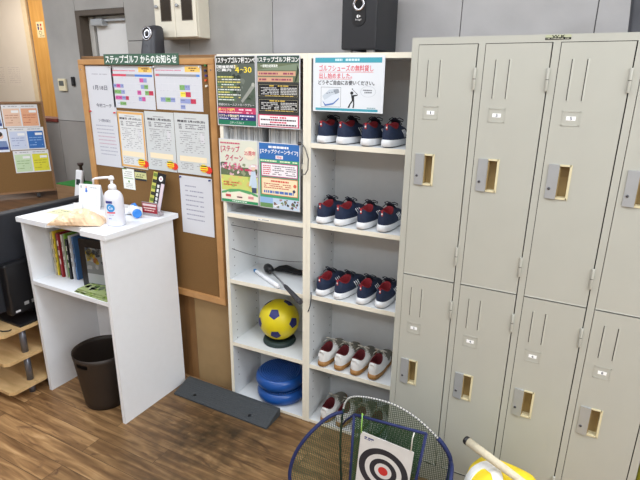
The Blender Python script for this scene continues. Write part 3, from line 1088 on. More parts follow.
cable('cable', sag((-0.8922, 0.10, 0.968), (-0.4825, 0.108, 0.965), 0.002), 0.0016, 'upper thin dark cord stretched across the open compartment below the posters')
cable('cable', sag((-0.8922, 0.10, 0.846), (-0.4825, 0.108, 0.848), 0.018), 0.0016, 'lower thin dark cord sagging across the compartment with the practice stick')
b = MB()
b.tube([(-0.497, 0.078, 1.39), (-0.48, 0.074, 1.392), (-0.462, 0.072, 1.372), (-0.446, 0.07, 1.33), (-0.448, 0.07, 1.285), (-0.462, 0.071, 1.262), (-0.482, 0.073, 1.258), (-0.486, 0.074, 1.275), (-0.482, 0.076, 1.33), (-0.478, 0.0765, 1.38)], 0.0026, mat('grey_wire', (104, 102, 98), 0.5), 6)
b.box(-0.503, -0.487, 0.077, 0.0835, 1.383, 1.398, DGREY, 0.001)
tag(b.build('cable_loop'), 'grey wire loop hanging on the bookcase edge beside the blue poster', 'cable')
# practice stick
t = thing('practice_stick', 'short golf practice stick with black grip lying out over the shelf edge', 'golf club')
a, c = Vector((-0.770, 0.236, 0.706 + 0.013)), Vector((-0.408, -0.06, 0.729))
dv = (c - a).normalized()


def along(k): return a + dv * k


Ltot = (c - a).length
MB().tube([along(0.03), along(Ltot - 0.2)], 0.0042, mat('steel_shaft', (130, 132, 136), 0.3, metal=0.8), 10).build('shaft', t)
MB().tube([along(Ltot - 0.21), along(Ltot - 0.19), along(Ltot - 0.02), along(Ltot)], [0.007, 0.0095, 0.0125, 0.0115], mat('dark_grip', (54, 54, 58), 0.75, bump=0.3), 14).build('grip', t)
MB().tube([along(-0.03), along(-0.02), along(0.0), along(0.03), along(0.042)], [0.012, 0.021, 0.024, 0.02, 0.008], BLACK, 16).build('head', t)
t = thing('umbrella_tube', 'white plastic wrapped tube with a blue tip lying on the shelf', 'tube')
a2, c2 = Vector((-0.842, 0.213, 0.692 + 0.0125)), Vector((-0.612, 0.087, 0.692 + 0.0125))
MB().tube([a2.lerp(c2, k) for k in (0.09, 0.12, 0.4, 0.7, 0.96, 1.0)], [0.009, 0.0095, 0.011, 0.0118, 0.0118, 0.007], mat('white_film', (228, 230, 234), 0.3, var=0.05, bump=0.3, bscale=40), 14).build('wrapped_body', t)
MB().tube([a2.lerp(c2, k) for k in (0, 0.03, 0.09)], [0.006, 0.009, 0.0092], mat('blue_tip', (50, 120, 180), 0.4), 14).build('tip', t)
b = MB()
tl = []
for x, y, z, ww, hh in ((-0.775, 0.262, 0.70, 0.012, 0.008), (-0.758, 0.27, 0.706, 0.026, 0.014), (-0.725, 0.285, 0.709, 0.03, 0.017), (-0.69, 0.285, 0.706, 0.026, 0.013), (-0.65, 0.28, 0.704, 0.022, 0.012), (-0.61, 0.285, 0.705, 0.024, 0.013), (-0.585, 0.29, 0.703, 0.02, 0.01), (-0.57, 0.29, 0.7, 0.01, 0.007)):
    tl.append([Vector((x + 0.022, y + 0.01 + ww * math.cos(2 * PI * k / 10), max(0.6924, z + 0.004 + hh * math.sin(2 * PI * k / 10)))) for k in range(10)])
b.loft(tl, mat('black_fabric', (24, 24, 26), 0.9))
tag(b.build('cloth_pouch'), 'black fabric club cover lying at the back of the shelf', 'pouch')
# ball on a ring
bc = Vector((-0.688, 0.205, K[1] + 0.1255))
R = 0.105
t = thing('ball_ring', 'dark green ring stand under the yellow ball', 'ring', (bc.x, bc.y, K[1]))
MB().lathe([(0.052, 0.0005), (0.082, 0.0005), (0.086, 0.008), (0.082, 0.02), (0.07, 0.0275), (0.058, 0.0245), (0.052, 0.018)], mat('dark_green_rubber', (26, 46, 44), 0.6), (0, 0, 0), 40).build('ring', t)
Yl = mat('yellow_ball_skin', (214, 196, 22), 0.42, var=0.03)
Bp = mat('navy_pentagon', (30, 34, 104), 0.5)
b = MB()
bmesh.ops.create_uvsphere(b.bm, u_segments=40, v_segments=24, radius=R)
for f in b.bm.faces: f.smooth = True; f.material_index = b.mi(Yl)
n0 = Vector((0.2, -0.747, 0.636)).normalized()
n1 = Vector((0.949, -0.261, 0.172)); n1 = (n1 - n0 * n1.dot(n0)).normalized()
n2 = n0.cross(n1)
phi = math.atan(2)
dirs = [n0, -n0]
for k in range(5):
    a_ = 2 * PI * k / 5
    dd = n0 * math.cos(phi) + (n1 * math.cos(a_) + n2 * math.sin(a_)) * math.sin(phi)
    dirs += [dd, -dd]
for q, dd in enumerate(dirs):
    ref = (n1 if abs(dd.dot(n0)) > 0.99 else n0)
    e1 = (ref - dd * ref.dot(dd)).normalized()
    e2 = dd.cross(e1)
    off = PI if abs(dd.dot(n0)) < 0.99 else PI / 5 * 0
    if q > 1 and dd.dot(n0) < 0: off = 0
    if q == 1: off = 0
    pr = []
    for rr in (0.0001, 0.1, 0.2, 0.285):
        lp = []
        for k in range(20):
            side = k // 4
            f_ = (k % 4) / 4
            a0 = 2 * PI * side / 5 + off + PI * 0
            a1 = 2 * PI * (side + 1) / 5 + off
            pa = (math.cos(a0) * (1 - f_) + math.cos(a1) * f_, math.sin(a0) * (1 - f_) + math.sin(a1) * f_)
            v = (dd + (e1 * pa[0] + e2 * pa[1]) * rr).normalized() * (R * 1.004)
            lp.append(v)
        pr.append(lp)
    b.loft(pr, Bp, True, False)
o = tag(b.build('ball', recalc=False), 'yellow ball with navy pentagon patches on a dark ring', 'ball')
o.location = bc


# balance discs
def make_disc(label, x, y, z):
    t = thing('balance_disc', label, 'balance disc', (x, y, z), group='blue balance discs')
    MB().lathe([(0.07, 0.003), (0.105, 0.0006), (0.123, 0.009), (0.1305, 0.027), (0.131, 0.039), (0.125, 0.057), (0.113, 0.0675)], BLUE, n=56).build('rim', t)
    b = MB()
    b.lathe([(0.1135, 0.0673), (0.107, 0.0695), (0.09, 0.0708), (0.06, 0.071), (0.02, 0.071)], mat('shaded_blue_vinyl', (13, 50, 104), 0.35), n=56)  # darker blue paints the shade in the valleys between the bumps
    for k in range(1, 10):
        rr = 0.0118 * k
        for q in range(6 * k):
            a_ = 2 * PI * (q + 0.5 * (k % 2)) / (6 * k)
            c_ = Vector((rr * math.cos(a_), rr * math.sin(a_), 0.0706 if rr < 0.095 else 0.0692))
            b.loft([[c_ + Vector((r_ * math.cos(2 * PI * i / 6), r_ * math.sin(2 * PI * i / 6), h_)) for i in range(6)] for r_, h_ in ((0.0048, -0.001), (0.004, 0.004), (0.0018, 0.0062))], BLUE, False, True)
    b.build('bumpy_top', t)
    return t


make_disc('lower blue inflatable balance disc on the bookcase floor', -0.680, 0.2085, K[0] + 0.0008)
make_disc('upper blue inflatable balance disc with bumpy top', -0.688, 0.2085, K[0] + 0.0785)

# ================================================================== ON TOP
t = thing('subwoofer', 'black subwoofer speaker standing on the shoe bookcase', 'speaker', (-0.255, 0.113, SHH))
b = MB()
b.box(-0.072, 0.075, 0, 0.225, 0.012, 0.262, BLACK2, 0.006)
b.build('cabinet', t)
b = MB()
pl = []
for k in range(28):
    a_ = 2 * PI * k / 28
    pl.append((0.028 * math.cos(a_), -0.0025, 0.148 + 0.022 * math.sin(a_) + (0.03 if math.sin(a_) > 0 else -0.03) * 1))
b.prism(pl, (0, 0.002, 0), BLACK)
b.build('bezel', t)
MB().lathe([(0.024, -0.003), (0.024, -0.006), (0.017, -0.0062), (0.014, 0.0)], CHROME, (0, 0, 0.172), 32, 'y').lathe([(0.0155, -0.0035), (0.01, -0.0031)], mat('port_black', (8, 8, 8), 0.9), (0, 0, 0.172), 24, 'y').build('bass_port', t)
s = Sheet(0.03, 0.03, BLACK, 0.0004)
s.ring(0.46, 0.4, 0.0, 0.0062, (228, 228, 228), 0); s.poly([(0.5, 0.12), (0.62, 0.12), (0.6, 0.62), (0.5, 0.62)], (22, 22, 25), 1)
s.poly([(0.6, 0.25), (0.85, 0.4), (0.6, 0.52)], (228, 228, 228), 2); s.text('logi', 0.12, 0.9, 0.66, 0.95, (214, 214, 214), 2)
s.done('emblem', parent=t, loc=(-0.015, -0.0032, 0.112))
for x in (-0.05, 0.045):
    for y in (0.025, 0.19):
        MB().box(x - 0.014, x + 0.014, y - 0.012, y + 0.012, 0.0005, 0.0118, mat('grey_foot', (158, 156, 152), 0.6), 0.002).build('foot', t)


def satellite(label, loc, rz):
    t = thing('satellite_speaker', label, 'speaker', loc, (0, 0, rz))
    b = MB()
    loops = []
    for z, ww, dd, yo in ((0.0005, 0.043, 0.045, 0.0), (0.012, 0.041, 0.043, 0.0), (0.07, 0.037, 0.04, 0.006), (0.125, 0.034, 0.036, 0.014), (0.146, 0.031, 0.03, 0.02), (0.158, 0.023, 0.022, 0.024), (0.163, 0.01, 0.012, 0.027)):
        lp = []
        for k in range(32):
            a_ = 2 * PI * k / 32
            c_, s_ = math.cos(a_), math.sin(a_)
            lp.append((math.copysign(abs(c_) ** 0.5, c_) * ww, yo + math.copysign(abs(s_) ** 0.55, s_) * dd, z))
        loops.append(lp)
    loops = [[(x * 1.28, y * 1.1, z * 0.91) for x, y, z in lp] for lp in loops]
    b.loft(loops, DGREY)
    b.build('cabinet', t)
    o = MB().lathe([(0.027, 0.004), (0.027, -0.004), (0.0235, -0.0055), (0.022, -0.002)], CHROME, (0, 0, 0), 32, 'y').build('trim_ring', t)
    o.location, o.rotation_euler, o.scale = (0, -0.028, 0.106), (-0.12, 0, 0), (1.25, 1, 1.25)
    o = MB().lathe([(0.0225, 0.001), (0.0225, -0.003), (0.012, 0.0005), (0.009, -0.003), (0.001, -0.0045)], BLACK, (0, 0, 0), 32, 'y').build('driver_cone', t)
    o.location, o.rotation_euler, o.scale = (0, -0.029, 0.106), (-0.12, 0, 0), (1.25, 1, 1.25)
    o = MB().lathe([(0.009, 0.003), (0.009, -0.002), (0.005, -0.0005)], BLACK, (0, 0, 0), 20, 'y').build('lower_port', t)
    o.location, o.rotation_euler = (0, -0.0395, 0.045), (-0.1, 0, 0)
    return t


satellite('small dark grey satellite speaker with chrome ring behind the cork board top', (-1.446, 0.23, 1.7525), -0.04)
satellite('dark satellite speaker standing on the lockers at the right edge', (0.694, 0.215, LH), 1.45)

# wall key cabinet
CREAM = mat('cream_enamel', (232, 226, 208), 0.45, var=0.015)
t = thing('wall_cabinet', 'cream steel wall cabinet with two small windowed doors', 'cabinet', (-1.497, 0.322, 1.843))
MB().box(0, 0.282, 0, WY - 0.3225, 0, 0.32, CREAM, 0.004).build('body', t)
for k in range(2):
    x0 = 0.003 + k * 0.139
    dr = MB().box(x0, x0 + 0.137, -0.012, -0.0008, 0.004, 0.316, CREAM, 0.003).build('door', t)
    MB().box(x0 + 0.05, x0 + 0.112, -0.0135, -0.0123, 0.085, 0.27, mat('smoked_window', (62, 56, 50), 0.15)).build('window', dr)
    b = MB()
    for q in ((0.046, 0.116, 0.081, 0.085), (0.046, 0.116, 0.27, 0.274), (0.046, 0.05, 0.085, 0.27), (0.112, 0.116, 0.085, 0.27)):
        b.box(x0 + q[0], x0 + q[1], -0.0145, -0.0123, q[2], q[3], DFR)
    b.build('window_frame', dr)
    MB().lathe([(0.006, -0.0123), (0.009, -0.022), (0.009, -0.026), (0.004, -0.028)], SILVER, (x0 + 0.024, 0, 0.15), 20, 'y').build('knob', dr)

# ================================================================== CORK BOARD AND TALL CABINET
TAN = mat('tan_hardboard', (158, 130, 90), 0.8, var=0.06, scale=12)
BRN = wood('brown_plywood', (120, 86, 50), (146, 108, 68), (12, 12, 2))
t = thing('tall_cabinet', 'tall brown cabinet standing behind the cork board with bare back panels', 'cabinet', (-1.862, 0.121, 0))
MB().box(0, 0.93, 0.008, 0.28, 0.0005, 1.752, BRN, 0.002).build('carcass', t)
MB().box(0.68, 0.93, 0.0, 0.0075, 0.0008, 1.74, TAN).build('tan_panel', t)
MB().box(0.0, 0.676, 0.002, 0.0075, 0.0008, 1.74, BRN).build('brown_panel', t)
MB().box(0.6, 0.635, -0.0005, 0.0018, 0.0008, 1.74, wood('stained_strip', (104, 74, 44), (134, 96, 58), (12, 12, 2))).build('joint_strip', t)
bx0, bx1, bz0, bz1, by = -1.846, -0.942, 0.526, 1.734, 0.088
t = thing('cork_board', 'large cork notice board in a pale wood frame covered with schedules', 'notice board', (0, 0, 0))
fwid = 0.036
MB().box(bx0 + fwid, bx1 - fwid, by + 0.012, by + 0.03, bz0 + fwid, bz1 - 0.026, CORK).build('cork_panel', t)
b = MB()
b.box(bx0, bx1, by, by + 0.03, bz1 - 0.026, bz1, FRAMEW, 0.003).box(bx0, bx1, by, by + 0.03, bz0, bz0 + fwid, FRAMEW, 0.003)
b.box(bx0, bx0 + fwid, by, by + 0.03, bz0 + fwid, bz1 - 0.026, FRAMEW, 0.003).box(bx1 - fwid, bx1, by, by + 0.03, bz0 + fwid, bz1 - 0.026, FRAMEW, 0.003)
b.build('frame', t)
for x in (bx0 + 0.018, bx1 - 0.018):
    MB().lathe([(0.004, 0), (0.003, -0.0015)], CHROME, (x, by - 0.0002, bz1 - 0.05), 12, 'y').build('screw', t)
CY = by + 0.0105


def onb(x):
    return x + (x - 0.5834) * (CY - 0.085) / 1.868


# green banner
s = Sheet(0.497, 0.05, ink((74, 104, 88)), 0.003)
s.text('ステップゴルフ からのお知らせ', 0.025, 0.975, 0.12, 0.86, (240, 244, 240), 1, 0.0011)
s.done('banner', 'green banner strip with white Japanese lettering along the cork board top', 'sign', loc=(-1.640, by - 0.0035, 1.708), rot=(0, 0.002, 0))
LAV, PNK, GRN, RDD, YLW, ORG = (150, 160, 206), (206, 96, 160), (130, 176, 110), (198, 66, 92), (244, 228, 90), (244, 200, 106)


def pin(o, x, z, c):
    m = mat('pin_%d_%d_%d' % c, c, 0.4)
    MB().lathe([(0.0045, -0.0006), (0.0035, -0.004), (0.0028, -0.008), (0.0045, -0.0095)], m, (x, 0, z), 12, 'y').build('push_pin', o)


PW, PR, PB = (226, 226, 226), (214, 60, 60), (50, 60, 120)
# handwritten sheets
s = Sheet(0.202, 0.226, ink((212, 214, 220)))
s.dashes(0.22, 0.8, 0.17, 0.022, (176, 176, 186), 3, 0, 0.95, 0.025)
s.text('1月18日', 0.22, 0.74, 0.43, 0.53, (92, 94, 108), 0, 0.0006)
s.text('今村コーチ', 0.27, 0.84, 0.83, 0.92, (96, 98, 110), 0, 0.0005)
o = s.done('notice_sheet', 'white handwritten sheet at the upper left corner of the cork board', 'paper', 'papers pinned to the cork board', (-1.806, CY, 1.478), (0, 0.01, 0))
pin(o, 0.195, 0.218, PW)
s = Sheet(0.211, 0.296, ink((212, 214, 220)))
s.text('コーチ変更のお知らせ', 0.28, 0.7, 0.15, 0.205, (110, 110, 130), 0, 0.0003)
for k in range(9): s.dashes(0.16 + 0.01 * k, 0.78 + 0.01 * k, 0.26 + 0.064 * k, 0.018, (196, 168, 184) if k in (3, 4, 5) else (172, 174, 190), k + 3, 0, 0.96, 0.03)
o = s.done('notice_sheet', 'white sheet of small text below the handwritten sheet on the cork board', 'paper', 'papers pinned to the cork board', (-1.806, CY - 0.0012, 1.185), (0, 0.006, 0))
pin(o, 0.006, 0.288, PR); pin(o, 0.19, 0.288, PR)


def calendar(label, x, z, rows_, bar, tcol, rot):
    s = Sheet(0.292, 0.206, ink((212, 214, 220)))
    s.rect(0.66, 0.97, 0.025, 0.145, ORG, 0)
    s.dashes(0.74, 0.9, 0.05, 0.03, (130, 96, 60), 2, 1, 0.9, 0.02); s.dashes(0.78, 0.86, 0.1, 0.025, (130, 96, 60), 3, 1, 0.9, 0.02)
    s.dashes(0.03, 0.58, 0.105, 0.02, tcol, 4, 1, 0.95, 0.014)
    for a_, c_, cc in bar: s.rect(a_, c_, 0.195, 0.248, cc, 0)
    for k in range(1, 7): s.rect(0.02 + 0.1357 * k, 0.0225 + 0.1357 * k, 0.26, 0.98, (222, 222, 228), 0)
    for k in range(6): s.rect(0.02, 0.97, 0.265 + 0.142 * k, 0.269 + 0.142 * k, (226, 226, 232), 0); s.dashes(0.1, 0.95, 0.275 + 0.142 * k, 0.012, (200, 200, 210), k + 40, 0, 0.25, 0.02)
    for a_, c_, y0, y1, cc in rows_:
        s.rect(a_, c_, y0, y1, cc, 1)
        s.dashes(a_ + 0.015, c_ - 0.01, y0 + 0.03, 0.018, tuple(int(v * 0.75) for v in cc), int(a_ * 99), 2, 0.8, 0.02)
    o = s.done('calendar_sheet', label, 'calendar', 'papers pinned to the cork board', (onb(x), CY, z), (0, rot, 0))
    pin(o, 0.006, 0.198, PW); pin(o, 0.285, 0.2, PW)
    return o


calendar('colour coded lesson calendar with red and blue header bar, left of the two', -1.601, 1.499, [
    (0.67, 0.76, 0.28, 0.375, PNK), (0.76, 0.84, 0.28, 0.375, LAV),
    (0.03, 0.11, 0.43, 0.515, LAV), (0.11, 0.2, 0.43, 0.515, PNK), (0.2, 0.28, 0.43, 0.515, LAV), (0.69, 0.77, 0.43, 0.525, LAV), (0.77, 0.86, 0.43, 0.525, GRN),
    (0.05, 0.21, 0.57, 0.66, GRN), (0.21, 0.3, 0.57, 0.66, LAV), (0.6, 0.69, 0.565, 0.665, PNK), (0.78, 0.87, 0.565, 0.665, GRN), (0.87, 0.97, 0.565, 0.665, RDD),
    (0.06, 0.22, 0.71, 0.8, PNK), (0.22, 0.31, 0.71, 0.8, LAV), (0.31, 0.385, 0.71, 0.8, RDD), (0.62, 0.7, 0.71, 0.81, LAV), (0.7, 0.78, 0.71, 0.81, PNK),
    (0.08, 0.16, 0.85, 0.93, (214, 220, 232)), (0.16, 0.31, 0.85, 0.93, GRN)],
    [(0.02, 0.36, (214, 84, 104)), (0.36, 0.57, (158, 150, 158)), (0.57, 0.97, (80, 130, 210))], (226, 110, 130), 0.012)
calendar('colour coded lesson calendar with grey header bar, right of the two', -1.303, 1.501, [
    (0.53, 0.64, 0.43, 0.54, GRN), (0.64, 0.75, 0.43, 0.54, LAV), (0.54, 0.65, 0.58, 0.69, YLW), (0.65, 0.76, 0.58, 0.69, RDD),
    (0.1, 0.205, 0.72, 0.82, LAV), (0.205, 0.32, 0.72, 0.82, GRN), (0.32, 0.42, 0.72, 0.82, LAV), (0.53, 0.64, 0.73, 0.835, LAV), (0.64, 0.75, 0.73, 0.835, LAV), (0.75, 0.86, 0.73, 0.835, RDD),
    (0.53, 0.63, 0.87, 0.965, LAV)],
    [(0.02, 0.1, (206, 110, 120)), (0.1, 0.89, (150, 150, 154)), (0.89, 0.96, (90, 140, 210))], (214, 120, 150), 0.008)


def event(label, x, z, W_, head, border, rot, dy):
    s = Sheet(W_, 0.292, ink((208, 212, 212)))
    if border == 'orange':
        s.rect(0.02, 0.98, 0.012, 0.985, (226, 176, 108), 0); s.rect(0.075, 0.925, 0.05, 0.95, (220, 222, 222), 1)
    else:
        for k in range(24):
            for xx in (0.03, 0.95): s.rect(xx, xx + 0.02, 0.02 + k * 0.04, 0.04 + k * 0.04, (206, 212, 208), 0)
        for k in range(14):
            for yy in (0.015, 0.97): s.rect(0.05 + k * 0.066, 0.085 + k * 0.066, yy, yy + 0.012, (206, 212, 208), 0)
    s.dashes(0.3, 0.66, 0.075, 0.014, (160, 160, 164), 5, 2, 0.95, 0.03)
    s.text(head, 0.1, 0.9, 0.11, 0.15, (84, 84, 90), 2, 0.0006)
    for k in range(3):
        s.dashes(0.13, 0.22, 0.175 + 0.03 * k, 0.016, (110, 110, 116), k + 60, 2, 1, 0.03); s.dashes(0.33, 0.9, 0.175 + 0.03 * k, 0.014, (128, 128, 134), k + 70, 2, 0.7, 0.03)
    s.rect(0.75, 0.86, 0.31, 0.46, (216, 216, 220), 2)
    for k in range(11):
        s.dashes(0.14 + 0.03 * (k % 3), 0.5 + 0.1 * (k % 2), 0.29 + 0.034 * k, 0.01, (150, 150, 156), k + 80, 2, 0.6, 0.03); s.dashes(0.6, 0.88, 0.29 + 0.034 * k, 0.009, (150, 150, 156), k + 95, 3, 0.45, 0.03)
    s.rect(0.1, 0.9, 0.7, 0.79, (244, 228, 196), 2)
    for k in range(4): s.dashes(0.12, 0.5, 0.82 + 0.03 * k, 0.01, (150, 150, 154), k + 110, 2, 0.7, 0.03); s.dashes(0.6, 0.88, 0.82 + 0.03 * k, 0.01, (150, 150, 154), k + 120, 2, 0.5, 0.03)
    o = s.done('event_sheet', label, 'paper', 'papers pinned to the cork board', (onb(x), CY - dy, z), (0, rot, 0))
    # flash sticker on the lower right corner
    b = MB()

    def burst(cx, cz, r, m, yy, n=12):
        b.prism([(cx + r * (1.0 if k % 2 else 0.78) * math.cos(PI * k / n) * 1.25, yy, cz + r * (1.0 if k % 2 else 0.78) * math.sin(PI * k / n)) for k in range(2 * n)], (0, 0.0005, 0), m)

    burst(W_ - 0.012, 0.03, 0.02, ink((226, 60, 50)), -0.0022); burst(W_ - 0.04, 0.036, 0.022, ink((248, 226, 60)), -0.003)
    for k, cc in enumerate(((60, 60, 50), (226, 90, 50), (226, 90, 50))): b.box(W_ - 0.058, W_ - 0.022, -0.0036, -0.0031, 0.045 - 0.011 * k, 0.05 - 0.011 * k, ink(cc))
    b.build('flash_sticker', o)
    return o


event('event sheet with orange border and flash sticker on the cork board', -1.592, 1.192, 0.193, '開催日 1月10日(土)', 'orange', 0.012, 0.0012)
event('grey bordered event sheet with sticker, between the orange one and the right one', -1.393, 1.197, 0.194, '開催日 1月18日(日)', 'grey', 0.008, 0.0022)
event('grey bordered event sheet with sticker, nearest the board right frame', -1.1955, 1.197, 0.212, '開催日 2月15日(日)', 'grey', 0.004, 0.0034)
s = Sheet(0.207, 0.298, ink((212, 214, 220)))
for k in range(8): s.dashes(0.16, 0.72 if k else 0.5, 0.16 + 0.082 * k, 0.02, (156, 158, 176), k + 150, 0, 0.97, 0.035)
o = s.done('notice_sheet', 'plain white letter sheet with blue pins low on the cork board right side', 'paper', 'papers pinned to the cork board', (onb(-1.191), CY - 0.001, 0.887), (0, 0.004, 0))
pin(o, 0.01, 0.29, PB); pin(o, 0.197, 0.29, PB)
s = Sheet(0.087, 0.112, ink((240, 242, 236)))
s.rect(0, 0.4, 0, 0.05, (90, 130, 80), 0); s.rect(0.1, 0.9, 0.45, 0.48, (110, 160, 90), 0); s.ring(0.5, 0.62, 0, 0.006, (110, 160, 90), 0)
for k in range(3): s.dashes(0.15, 0.8, 0.14 + 0.1 * k, 0.03, (150, 150, 150), k + 4, 0, 0.9, 0.05); s.dashes(0.2, 0.8, 0.72 + 0.08 * k, 0.025, (160, 160, 156), k + 9, 0, 0.9, 0.05)
s.done('card', 'small white card with green line below the orange bordered sheet', 'card', 'papers pinned to the cork board', (onb(-1.594), CY, 1.072), (0, 0.01, 0))
s = Sheet(0.084, 0.053, ink((206, 206, 150)))
s.rect(0, 1, 0, 0.18, (50, 52, 60), 0); s.rect(0, 1, 0.82, 1, (50, 52, 60), 0); s.dashes(0.1, 0.85, 0.38, 0.1, (110, 112, 70), 4, 0, 0.9, 0.06); s.dashes(0.1, 0.7, 0.58, 0.1, (110, 112, 70), 5, 0, 0.9, 0.06)
s.done('card', 'small olive card with dark bands below the middle event sheet', 'card', 'papers pinned to the cork board', (onb(-1.5015), CY - 0.0006, 1.128))
for k, (cc, z) in enumerate((((70, 130, 70), 1.705), ((40, 50, 90), 1.682), ((70, 60, 130), 1.66), ((214, 90, 50), 1.64), ((226, 222, 210), 1.615))):
    o = MB().lathe([(0.005, -0.0004), (0.004, -0.004), (0.0032, -0.009), (0.0055, -0.0105)], mat('spare_pin_%d' % k, cc, 0.4), (0, 0, 0), 12, 'y').build('push_pin')
    o.location = (-0.993 - 0.003 * (k % 2), by + 0.0115, z)
    tag(o, '%s spare push pin in the row beside the right calendar' % ('green', 'dark blue', 'violet', 'orange', 'white')[k], 'pin', 'spare push pins on the cork board')

# ================================================================== RAMP
t = thing('kerb_ramp', 'grey rubber kerb ramp lying on the floor before the bookcase', 'ramp')
RUB = mat('grey_rubber', (62, 66, 69), 0.75, var=0.06, scale=60, bump=0.25, bscale=180)
rx0, rx1, ry0, ry1 = -1.20, -0.598, -0.066, 0.062
b = MB()
b.prism([(rx0, ry0, 0.0005), (rx0, ry1, 0.0005), (rx0, ry1, 0.044), (rx0, ry1 - 0.022, 0.044), (rx0, ry0, 0.009)], (rx1 - rx0, 0, 0), RUB)
b.build('wedge', t)
for x in (-1.08, -0.72):
    y = ry0 + 0.03
    MB().lathe([(0.010, 0.0), (0.008, 0.002)], BLACK, (x, y, 0.0195), 16).build('bolt_hole', t)
b = MB()
for k in range(9):
    y = ry0 + 0.006 + k * 0.011
    z = 0.009 + (y - ry0) * (0.035 / (ry1 - ry0 - 0.022))
    b.box(rx0 + 0.004, rx1 - 0.004, y, y + 0.003, z - 0.002, z + 0.0012, RUB)
b.build('grip_ribs', t)

# ================================================================== KIOSK
kx0, kx1, ky0, ky1 = -1.85, -1.216, -0.371, 0.083
t = thing('podium', 'white laminate podium with an open shelf beside the cork board', 'podium', (0, 0, 0))
b = MB()
notch = [(kx0, ky0), (-1.62, ky0), (-1.60, ky0 + 0.03), (-1.40, ky0 + 0.03), (-1.38, ky0), (kx1, ky0), (kx1, ky1), (kx0, ky1)]
b.prism([(x, y, 0.963) for x, y in notch], (0, 0, 0.024), WHITE)
b.build('top', t)
MB().box(-1.832, -1.812, -0.36, 0.05, 0.0005, 0.9625, WHITE).build('side_panel', t)
MB().box(-1.254, -1.234, -0.368, 0.06, 0.0005, 0.9625, WHITE).build('side_panel', t)
MB().box(-1.8115, -1.2545, -0.362, -0.02, 0.632, 0.652, WHITE).build('shelf', t)
MB().box(-1.8115, -1.2545, -0.02, 0.0, 0.06, 0.9625, WHITE).build('back_panel', t)
KT, KS = 0.9872, 0.6523
# books standing on the podium shelf
bks = [(-1.780, 0.006, 0.235, (206, 200, 180), 'thin cream paperback at the left end of the podium row'), (-1.770, 0.010, 0.24, (232, 206, 60), 'yellow spined book in the podium row'), (-1.755, 0.016, 0.225, (36, 34, 38), 'black spined book between the yellow and red ones in the podium'),
       (-1.731, 0.014, 0.238, (150, 34, 40), 'red spined book in the podium row'), (-1.706, 0.010, 0.232, (212, 208, 200), 'white spined book right of the red one in the podium'), (-1.690, 0.014, 0.236, (128, 178, 62), 'lime green spined book in the podium row'),
       (-1.668, 0.014, 0.215, (30, 30, 34), 'black spined book right of the lime green one in the podium'), (-1.646, 0.010, 0.235, (214, 216, 220), 'white spined book with dark marks in the podium row'), (-1.63, 0.012, 0.23, (70, 110, 160), 'blue spined book next to the black file box in the podium')]
for k, (x, th, hgt, cc, lb) in enumerate(bks):
    o = thing('book', lb, 'book', (x, -0.255 + 0.006 * (k % 3), KS), (0, 0.0, 0), 'books standing in the podium')
    cm = mat('cover_%d' % k, cc, 0.45)
    b = MB()
    b.box(0, 0.0012, 0, 0.17, 0.0003, hgt, cm).box(th - 0.0012, th, 0, 0.17, 0.0003, hgt, cm).box(0.0012, th - 0.0012, 0, 0.0015, 0.0003, hgt, cm)
    for z in (0.3, 0.5, 0.72): b.box(th * 0.3, th * 0.7, -0.0005, -0.0001, hgt * z, hgt * (z + 0.12), ink((236, 232, 220) if sum(cc) < 330 else (70, 60, 60)))
    b.build('cover', o)
    MB().box(0.0014, th - 0.0014, 0.0018, 0.166, 0.002, hgt - 0.003, PAPER).build('pages', o)
t = thing('file_box', 'black magazine file box with a colourful picture face on the podium shelf', 'file box', (-1.535, -0.275, KS), (0, 0, 0.18))
b = MB()
b.box(0.0, 0.19, 0.0, 0.012, 0.0004, 0.245, BLACK).box(0, 0.19, 0.012, 0.08, 0.0004, 0.01, BLACK).box(0, 0.01, 0.012, 0.08, 0.0101, 0.2, BLACK).box(0.18, 0.19, 0.012, 0.08, 0.0101, 0.2, BLACK).box(0, 0.19, 0.08, 0.09, 0.0004, 0.245, BLACK)
b.build('case', t)
s = Sheet(0.135, 0.185, ink((120, 124, 126)))  # picture colours dimmed to carry the shade of a recess
scatter(s, 0, 1, 0, 0.6, [(160, 140, 50), (50, 80, 110), (140, 90, 50), (50, 54, 60), (150, 152, 154)], 26, 3, (0.01, 0.025), 0)
s.rect(0, 1, 0.72, 1, (176, 180, 184), 1)
s.done('picture_card', parent=t, loc=(0.035, -0.0012, 0.02))
for k in range(3):
    s = Sheet(0.235, 0.13, ink((150, 164, 110)), 0.004)
    scatter(s, 0.0, 1, 0, 1, [(96, 126, 50), (130, 156, 70), (74, 98, 46), (176, 184, 150), (104, 116, 90)], 40, 30 + k, (0.008, 0.022), 0)
    s.done('leaflet', ['green golf leaflet at the bottom of the pile on the podium shelf', 'green golf leaflet in the middle of the pile on the podium shelf', 'green golf leaflet on top of the pile on the podium shelf'][k], 'leaflet', 'green leaflets on the podium shelf',
           (-1.506 + 0.006 * k, -0.352 + 0.004 * k, KS + 0.0045 + 0.0062 * k), (-PI / 2, 0, 0.03 * (k - 1)))
# waste bin
t = thing('waste_bin', 'dark brown tapered waste bin with handle holes under the podium', 'bin', (-1.488, -0.262, 0.0))
BINM = mat('dark_brown_plastic', (42, 33, 27), 0.5)
n, rows_b = 48, 12
Hb = 0.305
b = MB()


def rb(f): return 0.108 + 0.034 * f


